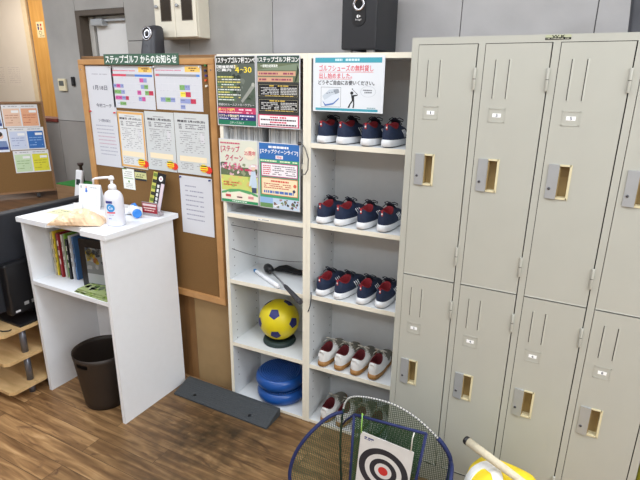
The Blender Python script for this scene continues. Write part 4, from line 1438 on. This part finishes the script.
for side, dr_ in ((0, 0.0), (1, -0.003)):
    V = [[b.bm.verts.new(((rb(k / rows_b) + dr_) * math.cos(2 * PI * i / n), (rb(k / rows_b) + dr_) * math.sin(2 * PI * i / n), 0.0006 + (0.003 if side else 0) + k / rows_b * (Hb - 0.003 * side))) for i in range(n)] for k in range(rows_b + 1)]
    for k in range(rows_b):
        for i in range(n):
            hole = k == rows_b - 2 and ((i - 34) % n in range(0, 4) or (i - 10) % n in range(0, 4))
            if hole: continue
            q = [V[k][i], V[k][(i + 1) % n], V[k + 1][(i + 1) % n], V[k + 1][i]]
            b.face(q if side == 0 else q[::-1], BINM, True)
    b.face(V[0] if side else V[0][::-1], BINM)
    if side == 0: top0 = V[-1]
    else:
        for i in range(n): b.face([top0[i], top0[(i + 1) % n], V[-1][(i + 1) % n], V[-1][i]], BINM, True)
b.build('body', t, recalc=False)
MB().lathe([(0.1285, 0), (0.1325, 0), (0.1335, 0.004), (0.1325, 0.008), (0.1285, 0.008), (0.128, 0.004), (0.1285, 0)], BINM, (0, 0, Hb - 0.006), 48).build('rim', t) if False else None
t.rotation_euler = (0, 0, 0.1)

# ---- things on the podium
t = thing('sanitizer_bottle', 'clear hand sanitizer pump bottle with white nozzle on the podium', 'bottle', (-1.318, -0.218, KT))
BOT = mat('clear_milky_plastic', (232, 233, 242), 0.25, var=0.01)
prof = [(0.03, 0.0004), (0.041, 0.001), (0.044, 0.006), (0.044, 0.125), (0.042, 0.14), (0.034, 0.155), (0.02, 0.165), (0.0155, 0.168)]
o = MB().lathe(prof, BOT, n=40).build('bottle_body', t)
o.scale = (1.08, 0.9, 1)
PLW = mat('white_plastic', (240, 241, 244), 0.35, var=0.01)
MB().lathe([(0.016, 0.1683), (0.018, 0.169), (0.018, 0.184), (0.012, 0.192), (0.006, 0.194), (0.006, 0.212)], PLW, n=28).build('cap', t)
b = MB()
b.lathe([(0.006, 0.2122), (0.0125, 0.213), (0.013, 0.219), (0.01, 0.229), (0.004, 0.232)], PLW, n=24)
b.tube([(0, 0, 0.224), (-0.03, -0.012, 0.222), (-0.07, -0.028, 0.217), (-0.082, -0.033, 0.212), (-0.084, -0.034, 0.19)], [0.006, 0.0055, 0.005, 0.005, 0.004], PLW, 12)
b.build('pump_head', t)
s = Sheet(0.042, 0.092, mat('clear_label', (222, 226, 238), 0.3), 0.0004)
s.rect(0.0, 0.75, 0.0, 0.13, (66, 70, 140), 0); s.ring(0.5, 0.36, 0, 0.0195, (64, 150, 214), 0); s.text('Co', 0.28, 0.75, 0.27, 0.43, (240, 244, 250), 1, 0.0003)
s.rect(0.05, 0.95, 0.56, 0.64, (222, 100, 110), 0); s.dashes(0.2, 0.8, 0.7, 0.03, (150, 150, 170), 3, 0, 0.9, 0.1); s.dashes(0.2, 0.5, 0.88, 0.05, (120, 120, 180), 4, 0, 0.9, 0.1)
for k in range(1, 14):
    g_ = s.bm.verts[:] + s.bm.edges[:] + s.bm.faces[:]
    bmesh.ops.bisect_plane(s.bm, geom=g_, plane_co=(0.042 * k / 14, 0, 0), plane_no=(1, 0, 0), dist=1e-6)
for v in s.bm.verts:
    th_ = (v.co.x - 0.021) / 0.044 + 0.36
    rr_ = 1.0 + (0.0012 - v.co.y) / 0.044
    v.co.x, v.co.y = 0.0476 * rr_ * math.sin(th_), -0.0397 * rr_ * math.cos(th_)
s.done('label', parent=t, loc=(0, 0, 0.03))
# packet
b = MB()
PK = mat('peach_film', (246, 214, 178), 0.28, var=0.1, scale=25, bump=0.9, bscale=45)
rnd = random.Random(5)
loops = []
pa, pb = Vector((-1.57, -0.35, 0)), Vector((-1.405, -0.265, 0))
ax = (pb - pa).normalized(); nx = Vector((-ax.y, ax.x, 0))
LL = 0.245
for k in range(26):
    f = k / 25
    c = pa + ax * (f * LL - 0.02)
    env = math.sin(min(1, max(0, (f - 0.02) / 0.96)) * PI) ** 0.5
    hh = 0.005 + 0.058 * env * (0.72 + 0.28 * f)
    ww = 0.046 + 0.02 * math.sin(f * PI)
    lp = []
    for i in range(22):
        a_ = 2 * PI * i / 22
        s_, c_ = math.sin(a_), math.cos(a_)
        top = 1 if s_ > 0.15 else 0
        z = hh * 0.5 * (1 + math.copysign(abs(s_) ** 0.45, s_))
        fold = top * (0.007 * math.sin(9 * f + 5 * c_) + 0.004 * math.sin(23 * f - 9 * c_) + rnd.uniform(-0.0028, 0.0028)) * env
        p = c + nx * (math.copysign(abs(c_) ** 0.6, c_) * ww * (1 + rnd.uniform(-0.03, 0.03)))
        lp.append((p.x, p.y, KT + 0.0006 + max(0, z + fold)))
    loops.append(lp)
b.loft(loops, PK, smooth=False)
tag(b.build('tissue_packet'), 'crumpled peach coloured plastic packet lying on the podium front edge', 'packet')
# desk calendar
t = thing('desk_calendar', 'small white desk calendar standing on the podium', 'calendar', (-1.735, -0.10, KT), (0, 0, 0.25))
s = Sheet(0.128, 0.128, ink((240, 241, 246)), 0.001)
s.text('1', 0.08, 0.12, 0.06, 0.17, (90, 90, 100), 1); s.ring(0.34, 0.2, 0, 0.006, (90, 140, 214), 1); s.rect(0.3, 0.4, 0.24, 0.33, (60, 110, 200), 1); s.ring(0.34, 0.12, 0, 0.004, (220, 110, 100), 1)
s.dashes(0.5, 0.9, 0.12, 0.03, (150, 150, 160), 3, 1, 0.7, 0.05)
for r_ in range(5):
    for c_ in range(7): s.rect(0.12 + 0.115 * c_, 0.155 + 0.115 * c_, 0.44 + 0.1 * r_, 0.48 + 0.1 * r_, (136, 138, 152) if c_ else (220, 150, 150), 1)
s.done('front_leaf', parent=t, loc=(0, 0, 0.0008), rot=(-0.2, 0, 0))
Sheet(0.128, 0.128, ink((226, 228, 232)), 0.001).done('rear_leaf', parent=t, loc=(0, 0.053, 0.0008), rot=(0.2, 0, 0))
MB().box(-0.02, 0.03, -0.012, -0.006, 0.0005, 0.03, ink((236, 237, 242))).build('tab_card', t)
# pale yellow notes
for k, (x, y, ww, hh, rz, lb) in enumerate(((-1.80, -0.225, 0.125, 0.085, 0.05, 'pale yellow note with black writing at the podium left edge'), (-1.735, -0.125, 0.085, 0.055, 0.02, 'pale yellow note in front of the desk calendar'), (-1.655, -0.255, 0.12, 0.075, 0.1, 'pale yellow note beside the peach packet'))):
    s = Sheet(ww, hh, ink((240, 236, 190)), 0.0004)
    s.dashes(0.1, 0.9, 0.25, 0.09, (70, 70, 70), k + 7, 0, 0.9, 0.1); s.dashes(0.1, 0.7, 0.62, 0.07, (120, 120, 110), k + 17, 0, 0.9, 0.1)
    s.done('note', lb, 'note', 'yellow notes on the podium', (x, y - 0.02, KT + 0.0008 + 0.0001 * k), (-PI / 2, 0, rz))
# thermometer
t = thing('forehead_thermometer', 'white handheld thermometer with blue ends lying on the podium', 'thermometer', (-1.375, -0.055, KT))
BLT = mat('sky_blue_plastic', (48, 134, 222), 0.35)
b = MB()
b.tube([(-0.05, 0.03, 0.026), (-0.03, 0.018, 0.028), (0.0, 0.0, 0.028), (0.03, -0.018, 0.026), (0.05, -0.03, 0.024)], [0.017, 0.022, 0.026, 0.025, 0.022], PLW, 18)
b.tube([(-0.012, 0.008, 0.02), (-0.045, -0.02, 0.017), (-0.07, -0.045, 0.014)], [0.018, 0.016, 0.013], PLW, 16)
b.build('body', t)
MB().tube([(0.0495, -0.0297, 0.024), (0.058, -0.0348, 0.0235), (0.065, -0.039, 0.023)], [0.0222, 0.0225, 0.019], BLT, 18).build('probe_cap', t)
MB().tube([(-0.014, 0.0, 0.0515), (0.0, 0.006, 0.0545), (0.02, -0.006, 0.053)], [0.006, 0.008, 0.006], BLT, 10).build('button', t)
# card stand
t = thing('card_stand', 'small clear holder with a red front card at the podium rear corner', 'holder', (-1.345, -0.03, KT), (0, 0, 0.05))
MB().box(0, 0.1, 0.0, 0.04, 0.0004, 0.018, mat('clear_acrylic', (206, 200, 204), 0.15, trans=0.5)).box(0, 0.1, 0.0, 0.004, 0.018, 0.07, MC['clear_acrylic']).build('acrylic_case', t)
s = Sheet(0.096, 0.05, ink((150, 46, 56)))
s.rect(0.05, 0.95, 0.08, 0.3, (220, 200, 200), 0); s.dashes(0.1, 0.9, 0.45, 0.12, (236, 214, 206), 5, 1, 0.9, 0.06); s.dashes(0.15, 0.8, 0.7, 0.1, (236, 200, 190), 6, 1, 0.9, 0.06)
s.done('front_card', parent=t, loc=(0.002, -0.0015, 0.016))
s = Sheet(0.084, 0.2, ink((38, 36, 38)), 0.0015)
s.rect(0.0, 0.33, 0.0, 1, (196, 194, 96), 0)
for k in range(6): s.rect(0.03, 0.33, 0.03 + 0.16 * k, 0.12 + 0.16 * k, (60, 60, 50) if k % 2 else (110, 130, 60), 1); s.rect(0.45, 0.62, 0.3 + 0.11 * k, 0.38 + 0.11 * k, (226, 226, 226), 1)
s.rect(0.72, 0.98, 0.25, 1, (222, 206, 214), 0); s.ring(0.65, 0.14, 0.005, 0.014, (236, 236, 240), 1); s.ring(0.65, 0.14, 0, 0.004, (226, 120, 150), 2)
s.done('tall_leaflet', 'tall black and yellow leaflet leaning against the cork board behind the red card', 'leaflet', loc=(-1.37, 0.03, KT + 0.012), rot=(-0.2, 0.12, 0))

# ================================================================== LEFT SIDE
MAPLE = wood('maple_board', (198, 164, 112), (222, 188, 138), (3, 18, 18), 0.45)
TUBE = mat('grey_tube', (116, 118, 128), 0.35, metal=0.6)
t = thing('media_stand', 'three tier maple stand with grey tube posts under the television', 'stand', (-1.855, -0.548, 0))
for z in (0.075, 0.245, 0.405):
    b = MB()
    b.prism([(-0.62, 0, z - 0.018), (-0.02, 0, z - 0.018), (0, 0.02, z - 0.018), (0, 0.4, z - 0.018), (-0.62, 0.4, z - 0.018)], (0, 0, 0.018), MAPLE)
    b.build('tier', t)
for x in (-0.047, -0.575):
    for y in (0.135, 0.36):
        for z0, z1 in ((0.0005, 0.0565), (0.0755, 0.2265), (0.2455, 0.3865)):
            MB().lathe([(0.0165, z0), (0.0165, z1)], TUBE, (x, y, 0), 20).build('post', t)
# television, its back towards the podium
t = thing('television', 'black flat television seen from behind on the maple stand', 'television', (-1.99, -0.25, 0.4055))
MB().box(-0.15, 0.13, -0.19, 0.19, 0.0005, 0.015, BLACK, 0.004).build('base', t)
MB().box(-0.01, 0.05, -0.06, 0.06, 0.015, 0.12, BLACK, 0.003).build('neck', t)
MB().box(-0.02, 0.045, -0.43, 0.37, 0.075, 0.582, mat('slate_housing', (40, 42, 48), 0.5), 0.006).build('screen_housing', t)
MB().box(-0.0215, -0.0202, -0.41, 0.35, 0.1, 0.565, mat('dark_screen', (10, 10, 12), 0.1)).build('screen', t)
o = MB().box(0.0455, 0.1, -0.2, 0.02, 0.06, 0.34, BLACK, 0.01).build('rear_housing', t)
b = MB()
for k in range(3): b.box(0.1005, 0.1012, -0.13 + 0.04 * k, -0.105 + 0.04 * k, 0.1, 0.118, mat('label_grey', (150, 150, 150), 0.5))
b.box(0.1005, 0.1012, -0.18, -0.155, 0.075, 0.085, PAPER)
b.build('port_labels', t)
cable('power_cable', [(-1.878, -0.475, 0.4095), (-1.874, -0.49, 0.4095), (-1.895, -0.508, 0.4095), (-1.96, -0.52, 0.4095), (-2.1, -0.51, 0.4095), (-2.2, -0.48, 0.4095)], 0.0035, 'black power cable curling on the top tier of the maple stand', BLACK)
# long wooden counter behind the television
DW = wood('dark_wood_top', (80, 56, 36), (112, 80, 54), (2, 22, 22), 0.45)
t = thing('side_table', 'long brown wooden table along the low grey partition', 'table', (-2.13, -0.75, 0))
MB().box(-1.5, 0, 0, 1.14, 0.86, 0.892, DW, 0.003).build('table_top', t)
for x in (-1.45, -0.05):
    for y in (0.05, 1.09):
        MB().box(x - 0.025, x + 0.025, y - 0.025, y + 0.025, 0.0005, 0.8595, DW).build('leg', t)
for y in (0.06, 1.08):
    MB().box(-1.42, -0.08, y - 0.01, y + 0.01, 0.78, 0.8595, DW).build('apron', t)
# small cork board leaning on the table
ang = math.atan2(0.275, 0.166)
t = thing('easel_board', 'small cork board with coloured cards standing on the brown table', 'notice board', (-2.49, 0.303, 0.9), (-0.15, 0, ang))
HB, WB = 0.6, 0.80
MB().box(-WB + 0.012, -0.012, 0.006, 0.016, 0.037, HB - 0.012, CORK).build('cork_panel', t)
b = MB()
FR2 = wood('brown_frame', (120, 84, 50), (146, 106, 66), (6, 6, 6))
b.box(-WB, 0, 0, 0.02, HB - 0.012, HB, FR2).box(-WB, 0, 0, 0.02, 0.025, 0.037, FR2).box(-WB, -WB + 0.012, 0, 0.02, 0.037, HB - 0.012, FR2).box(-0.012, 0, 0, 0.02, 0.037, HB - 0.012, FR2)
b.build('frame', t)
for x in (-WB + 0.1, -0.12):
    MB().prism([(x, -0.03, -0.0035), (x, 0.12, 0.0195), (x, 0.12, 0.036), (x, 0.0, 0.0245), (x, -0.03, 0.018)], (0.02, 0, 0), BLACK).build('foot', t)
Rz = Matrix.Rotation(ang, 4, 'Z') @ Matrix.Rotation(-0.15, 4, 'X')


def on_easel(x, z, d=0.0012):
    return Vector((-2.49, 0.303, 0.9)) + Rz @ Vector((x, 0.0055 - d, z))


def two_cards(label, x, z, c1, c2, h1, h2):
    s = Sheet(0.2, 0.14, ink((222, 223, 226)))
    for k, (c, hc) in enumerate(((c1, h1), (c2, h2))):
        x0 = 0.03 + 0.49 * k
        s.rect(x0, x0 + 0.45, 0.03, 0.13, (222, 222, 222), 0)
        s.dashes(x0 + 0.03, x0 + 0.4, 0.06, 0.04, (170, 170, 176), k, 1, 0.8, 0.05)
        s.rect(x0, x0 + 0.45, 0.17, 0.95, c, 0)
        s.rect(x0 + 0.22, x0 + 0.42, 0.25, 0.36, (238, 238, 238), 1)
        for j in range(4): s.dashes(x0 + 0.04, x0 + 0.4, 0.45 + 0.11 * j, 0.035, hc, j + 3, 1, 0.85, 0.06)
    s.done('info_sheet', label, 'paper', 'coloured cards on the small cork board', on_easel(x, z), (-0.15, 0, ang))


two_cards('sheet with two orange cards, top of the small cork board', -0.236, 0.442, (226, 192, 168), (224, 166, 130), (190, 140, 120), (196, 120, 90))
two_cards('sheet with lavender and blue cards, middle of the small cork board', -0.222, 0.3, (200, 208, 228), (58, 110, 180), (150, 160, 196), (140, 176, 220))
two_cards('sheet with green and yellow cards, lowest on the small cork board', -0.214, 0.155, (196, 216, 178), (220, 214, 60), (150, 180, 130), (180, 170, 50))
for k in range(2):
    s = Sheet(0.2, 0.142, ink((222, 228, 240)))
    s.ring(0.8, 0.3, 0, 0.018, (226, 190, 166), 0); s.poly([(0.66, 0.52), (0.95, 0.52), (0.98, 0.78), (0.62, 0.78)], (120, 140, 180), 0); s.ring(0.8, 0.22, 0, 0.015, (60, 46, 40), 1)
    s.rect(0.6, 0.98, 0.78, 0.9, (50, 70, 130), 1); s.dashes(0.1, 0.55, 0.3, 0.05, (120, 130, 170), k, 1, 0.8, 0.06)
    s.done('photo_sheet', ['blue sheet with a seated person, upper left of the small cork board', 'blue sheet with a seated person, second row of the small cork board'][k], 'paper', 'coloured cards on the small cork board', on_easel(-0.442 + 0.014 * k, 0.438 - 0.146 * k), (-0.15, 0, ang))
# crate with green top
t = thing('turf_crate', 'wooden crate topped with green putting turf on the brown table', 'crate', (-2.375, 0.225, 0.8926))
MB().box(0, 0.29, 0, 0.155, 0.0004, 0.1, wood('crate_wood', (122, 94, 66), (156, 124, 92), (3, 20, 20))).build('box', t)
MB().box(0.002, 0.288, 0.002, 0.153, 0.1002, 0.107, mat('green_turf', (48, 124, 52), 0.95, var=0.15, scale=200, bump=0.5)).build('turf', t)
t = thing('handheld_timer', 'white handheld device with a dark display leaning on the turf crate', 'device', (-2.12, 0.195, 1.02), (-0.12, 0.12, 0.2))
MB().box(-0.024, 0.024, 0, 0.02, -0.092, 0.09, PLW, 0.006).build('case', t)
MB().box(-0.014, 0.014, -0.0012, -0.0002, 0.0, 0.035, mat('display_dark', (50, 60, 60), 0.2)).build('display', t)
t = thing('desk_stamp', 'dark brown spool shaped stamp standing on the green turf', 'stamp', (-2.268, 0.34, 0.9998))
MB().lathe([(0.014, 0.0004), (0.014, 0.06), (0.01, 0.075), (0.009, 0.1), (0.018, 0.108), (0.019, 0.122)], mat('dark_brown_wood', (60, 36, 30), 0.4), n=24).build('handle', t)

# ================================================================== PRACTICE NET
GN = net_material('green_netting', (66, 84, 58), 0.0085, 0.27)
DG = net_material('dense_green_netting', (40, 82, 52), 0.006, 0.55)


def net_patch(P00, P10, P11, P01, m, parent, nu=8, nv=8, bulge=(0, 0, 0), name='netting'):
    bm = bmesh.new()
    uvl = bm.loops.layers.uv.new('UVMap')
    P = [Vector(p) for p in (P00, P10, P11, P01)]
    V = []
    for j in range(nv + 1):
        row = []
        for i in range(nu + 1):
            u, v = i / nu, j / nv
            p = P[0] * (1 - u) * (1 - v) + P[1] * u * (1 - v) + P[2] * u * v + P[3] * (1 - u) * v
            p = p + Vector(bulge) * (16 * u * (1 - u) * v * (1 - v))
            row.append(bm.verts.new(p))
        V.append(row)
    lu, lv = (P[1] - P[0]).length, (P[3] - P[0]).length
    for j in range(nv):
        for i in range(nu):
            f = bm.faces.new((V[j][i], V[j][i + 1], V[j + 1][i + 1], V[j + 1][i]))
            f.smooth = True
            for l, (a_, c_) in zip(f.loops, ((i, j), (i + 1, j), (i + 1, j + 1), (i, j + 1))):
                l[uvl].uv = (a_ / nu * lu, c_ / nv * lv)
    me = bpy.data.meshes.new(name)
    bm.to_mesh(me)
    bm.free()
    me.materials.append(m)
    o = bpy.data.objects.new(name, me)
    COL.objects.link(o)
    o.parent = parent
    return o


def net_fan(loop, m, parent, centre=None, name='netting'):
    """net filling a closed loop of 3D points (fan of rings to the centre), uv by planar projection"""
    L = [Vector(p) for p in loop]
    c = Vector(centre) if centre else sum(L, Vector()) / len(L)
    e1 = (L[0] - c).normalized()
    nrm = Vector()
    for a_, b_ in zip(L, L[1:] + L[:1]): nrm += (a_ - c).cross(b_ - c)
    nrm.normalize()
    e1 = (e1 - nrm * e1.dot(nrm)).normalized()
    e2 = nrm.cross(e1)
    bm = bmesh.new()
    uvl = bm.loops.layers.uv.new('UVMap')
    rings = [[bm.verts.new(c.lerp(p, r)) for p in L] for r in (0.25, 0.5, 0.75, 1.0)]
    cv = bm.verts.new(c)
    fs = []
    n = len(L)
    for i in range(n):
        fs.append(bm.faces.new((cv, rings[0][i], rings[0][(i + 1) % n])))
        for r in range(3): fs.append(bm.faces.new((rings[r][i], rings[r + 1][i], rings[r + 1][(i + 1) % n], rings[r][(i + 1) % n])))
    for f in fs:
        f.smooth = True
        for l in f.loops:
            d_ = l.vert.co - c
            l[uvl].uv = (d_.dot(e1), d_.dot(e2))
    me = bpy.data.meshes.new(name)
    bm.to_mesh(me)
    bm.free()
    me.materials.append(m)
    o = bpy.data.objects.new(name, me)
    COL.objects.link(o)
    o.parent = parent
    return o


def smooth_path(pts, sub=6):
    pts = [Vector(p) for p in pts]
    out = []
    n = len(pts)
    for i in range(n - 1):
        p0, p1, p2, p3 = pts[max(i - 1, 0)], pts[i], pts[i + 1], pts[min(i + 2, n - 1)]
        for k in range(sub):
            t_ = k / sub
            out.append(0.5 * ((2 * p1) + (p2 - p0) * t_ + (2 * p0 - 5 * p1 + 4 * p2 - p3) * t_ ** 2 + (3 * p1 - p0 - 3 * p2 + p3) * t_ ** 3))
    out.append(pts[-1])
    return out


net = thing('chipping_net', 'pop up chipping net with navy binding and a bullseye target cloth', 'golf net', (0, 0, 0))
# rear hoop: navy legs, white net edge over the top
rear = smooth_path([(-0.125, -0.2, 0.006), (-0.135, -0.2, 0.2), (-0.128, -0.2, 0.36), (-0.112, -0.2, 0.422), (-0.075, -0.2, 0.452), (0.0, -0.2, 0.468), (0.09, -0.2, 0.469), (0.18, -0.2, 0.44), (0.262, -0.2, 0.385), (0.302, -0.2, 0.34), (0.318, -0.2, 0.295), (0.314, -0.2, 0.2), (0.30, -0.2, 0.006)])
top = [p for p in rear if p.z > 0.375]
rest_l = [p for p in rear if p.z <= 0.385 and p.x < 0]
rest_r = [p for p in rear if p.z <= 0.385 and p.x > 0]
b = MB()
for i, (a_, c_) in enumerate(zip(top[:-1], top[1:])):
    for k in range(5):
        p, q = a_.lerp(c_, k / 5), a_.lerp(c_, (k + 0.7) / 5)
        b.tube([p, q], 0.0034, WROPE if (i * 5 + k) % 4 else NAVYB, 8)
b.build('white_edge', net)
MB().tube(rest_l, 0.005, mat('dark_green_cord', (26, 52, 40), 0.8), 8).build('hoop_leg', net)
MB().tube(rest_r, 0.0085, NAVYB, 8).build('hoop_leg', net)
MB().tube([rear[0], rear[-1]], 0.006, NAVYB, 8).build('hoop_base', net)
net_fan(rear, GN, net, name='rear_netting')
# left wing
left = smooth_path([(-0.128, -0.205, 0.362), (-0.155, -0.24, 0.362), (-0.19, -0.275, 0.335), (-0.235, -0.32, 0.275), (-0.27, -0.345, 0.2), (-0.285, -0.36, 0.12), (-0.28, -0.36, 0.05), (-0.265, -0.35, 0.007), (-0.2, -0.29, 0.006), (-0.127, -0.21, 0.006)])
MB().tube(left, 0.0075, NAVYB, 8).build('wing_binding', net)
net_fan(left, GN, net, name='wing_netting')
# right wing
right = smooth_path([(0.317, -0.205, 0.3), (0.330, -0.25, 0.335), (0.341, -0.3, 0.345), (0.349, -0.35, 0.32), (0.353, -0.38, 0.25), (0.352, -0.395, 0.13), (0.345, -0.39, 0.007), (0.325, -0.3, 0.006), (0.302, -0.21, 0.006)])
MB().tube(right, 0.0075, NAVYB, 8).build('wing_binding', net)
net_fan(right, DG, net, name='wing_netting')
# target frame
fy = -0.30
A0, A1, A2, A3 = Vector((-0.036, fy, 0.447)), Vector((0.241, fy, 0.467)), Vector((0.195, fy - 0.02, 0.007)), Vector((-0.038, fy - 0.02, 0.007))
b = MB()
b.tube([A3, A0], 0.0055, NAVYB, 8).tube([A0, A1], 0.0055, NAVYB, 8).tube([A1, A2], 0.0055, NAVYB, 8).tube([A2, A3], 0.0055, NAVYB, 8)
b.build('target_frame', net)
net_patch(A3, A2, A1, A0, DG, net, 8, 8, (0, 0.05, 0), 'pocket_netting')
MB().tube([A0, Vector((-0.1, -0.23, 0.35)), Vector((-0.127, -0.2, 0.3))], 0.004, NAVYB, 6).tube([A3 + Vector((0, 0, 0.001)), (-0.127, -0.203, 0.008)], 0.004, NAVYB, 6).tube([A2 + Vector((0, 0, 0.001)), (0.3, -0.203, 0.008)], 0.004, NAVYB, 6).build('side_strap', net)
# target cloth
s = Sheet(0.206, 0.33, mat('white_target_cloth', (214, 214, 212), 0.8, var=0.04), 0.002)
cx_, cz_ = 0.5, 0.42
s.ring(cx_, cz_, 0.073, 0.098, (48, 48, 54), 0, 48); s.ring(cx_, cz_, 0.034, 0.054, (48, 48, 54), 0, 48); s.ring(cx_, cz_, 0, 0.019, (196, 56, 52), 0, 32)
s.dashes(0.08, 0.26, 0.045, 0.018, (50, 60, 120), 3, 0, 1, 0.06); s.dashes(0.08, 0.22, 0.07, 0.012, (50, 60, 120), 4, 0, 1, 0.06)
s.done('target_cloth', parent=net, loc=(-0.018, fy - 0.018, 0.07), rot=(0, 0.06, 0))
MB().tube([(0.004, fy - 0.0185, 0.392), (0.002, fy - 0.016, 0.42), (0.0, fy - 0.008, 0.455), (-0.004, fy, 0.463), (0.0, fy + 0.006, 0.452)], 0.0024, mat('lime_tie', (140, 190, 90), 0.6), 6).build('green_tie', net)
MB().tube([(0.196, fy - 0.0185, 0.386), (0.197, fy - 0.014, 0.44), (0.2, fy - 0.008, 0.462)], 0.0022, WROPE, 6).build('white_tie', net)

# ================================================================== YELLOW BAG AND CLUB
YB = mat('yellow_fabric', (240, 212, 40), 0.65, var=0.05, scale=14, bump=0.3, bscale=25)
WB_ = mat('white_band', (236, 236, 234), 0.6)
t = thing('golf_bag', 'bright yellow fabric bag with a white band before the lockers', 'bag', (0.507, -0.24, 0))
b = MB()
loops = []
for z, sx_, sy_, ox in ((0.0008, 0.125, 0.1, 0), (0.02, 0.135, 0.108, 0), (0.2, 0.135, 0.11, 0), (0.27, 0.13, 0.106, 0.0), (0.318, 0.122, 0.1, 0.0), (0.345, 0.104, 0.086, -0.002), (0.365, 0.07, 0.06, -0.006), (0.375, 0.028, 0.025, -0.01)):
    lp = []
    for k in range(32):
        a_ = 2 * PI * k / 32
        c_, s_ = math.cos(a_), math.sin(a_)
        lp.append((ox + math.copysign(abs(c_) ** 0.75, c_) * sx_, math.copysign(abs(s_) ** 0.75, s_) * sy_, z + 0.006 * math.sin(3 * a_ + 1) * (z > 0.25)))
    loops.append(lp)
b.loft(loops, YB)
bag_body = b.build('body', t)
# white band running up over the left front
b = MB()
bl = []
from mathutils.bvhtree import BVHTree
bvh = BVHTree.FromPolygons([v.co for v in bag_body.data.vertices], [p.vertices for p in bag_body.data.polygons])
arch = smooth_path([(-0.122, -0.09, 0), (-0.115, -0.05, 0), (-0.095, -0.01, 0), (-0.062, 0.008, 0), (-0.03, -0.02, 0), (-0.012, -0.06, 0), (-0.006, -0.098, 0)], 5)
for k, p in enumerate(arch):
    tt = (arch[min(k + 1, len(arch) - 1)] - arch[max(k - 1, 0)]).normalized()
    sd = Vector((tt.y, -tt.x, 0)) * 0.017
    row = []
    for f_ in (-1, -0.33, 0.33, 1):
        q = p + sd * f_
        hit, nn, _i, _d = bvh.ray_cast(Vector((q.x, q.y, 1)), Vector((0, 0, -1)))
        if hit is None: hit, nn, _i, _d = bvh.find_nearest(Vector((q.x, q.y, 0.3)))
        row.append((hit, nn))
    bl.append([h + n_ * 0.0035 for h, n_ in row] + [h - n_ * 0.003 for h, n_ in row[::-1]])
b.loft(bl, WB_, smooth=False)
b.build('white_stripe', t)
t = thing('putter', 'golf club with cream grip and black butt cap resting on the yellow bag', 'golf club')
p0, p1 = Vector((0.359, -0.2, 0.418)), Vector((0.622, -0.335, 0.409))
dv = (p1 - p0).normalized()
MB().tube([p0, p0 + dv * 0.004, p0 + dv * 0.014], [0.0135, 0.0155, 0.0155], BLACK, 18).build('butt_cap', t)
MB().tube([p0 + dv * 0.0145, p0 + dv * 0.1, p0 + dv * 0.27], [0.0152, 0.0145, 0.012], mat('cream_grip', (206, 196, 170), 0.75, var=0.08, scale=80, bump=0.3), 18).build('grip', t)
p2 = p0 + dv * 0.62
MB().tube([p0 + dv * 0.2705, p2], 0.005, MC['steel_shaft'], 10).build('shaft', t)
MB().box(-0.01, 0.01, -0.045, 0.045, -0.026, 0.0, mat('steel_head', (150, 150, 154), 0.3, metal=0.8), 0.004).build('head', t).location = p2
# olive mat beside the lockers
t = thing('folded_mat', 'olive yellow folded mat standing right of the lockers', 'mat', (0.925, 0.03, 0))
OL = mat('olive_vinyl', (150, 146, 30), 0.55, var=0.06)
for k in range(3):
    MB().box(0.0 + 0.042 * k, 0.04 + 0.042 * k, 0, 0.36, 0.0006, 0.42, OL, 0.012, 3).build('fold', t)
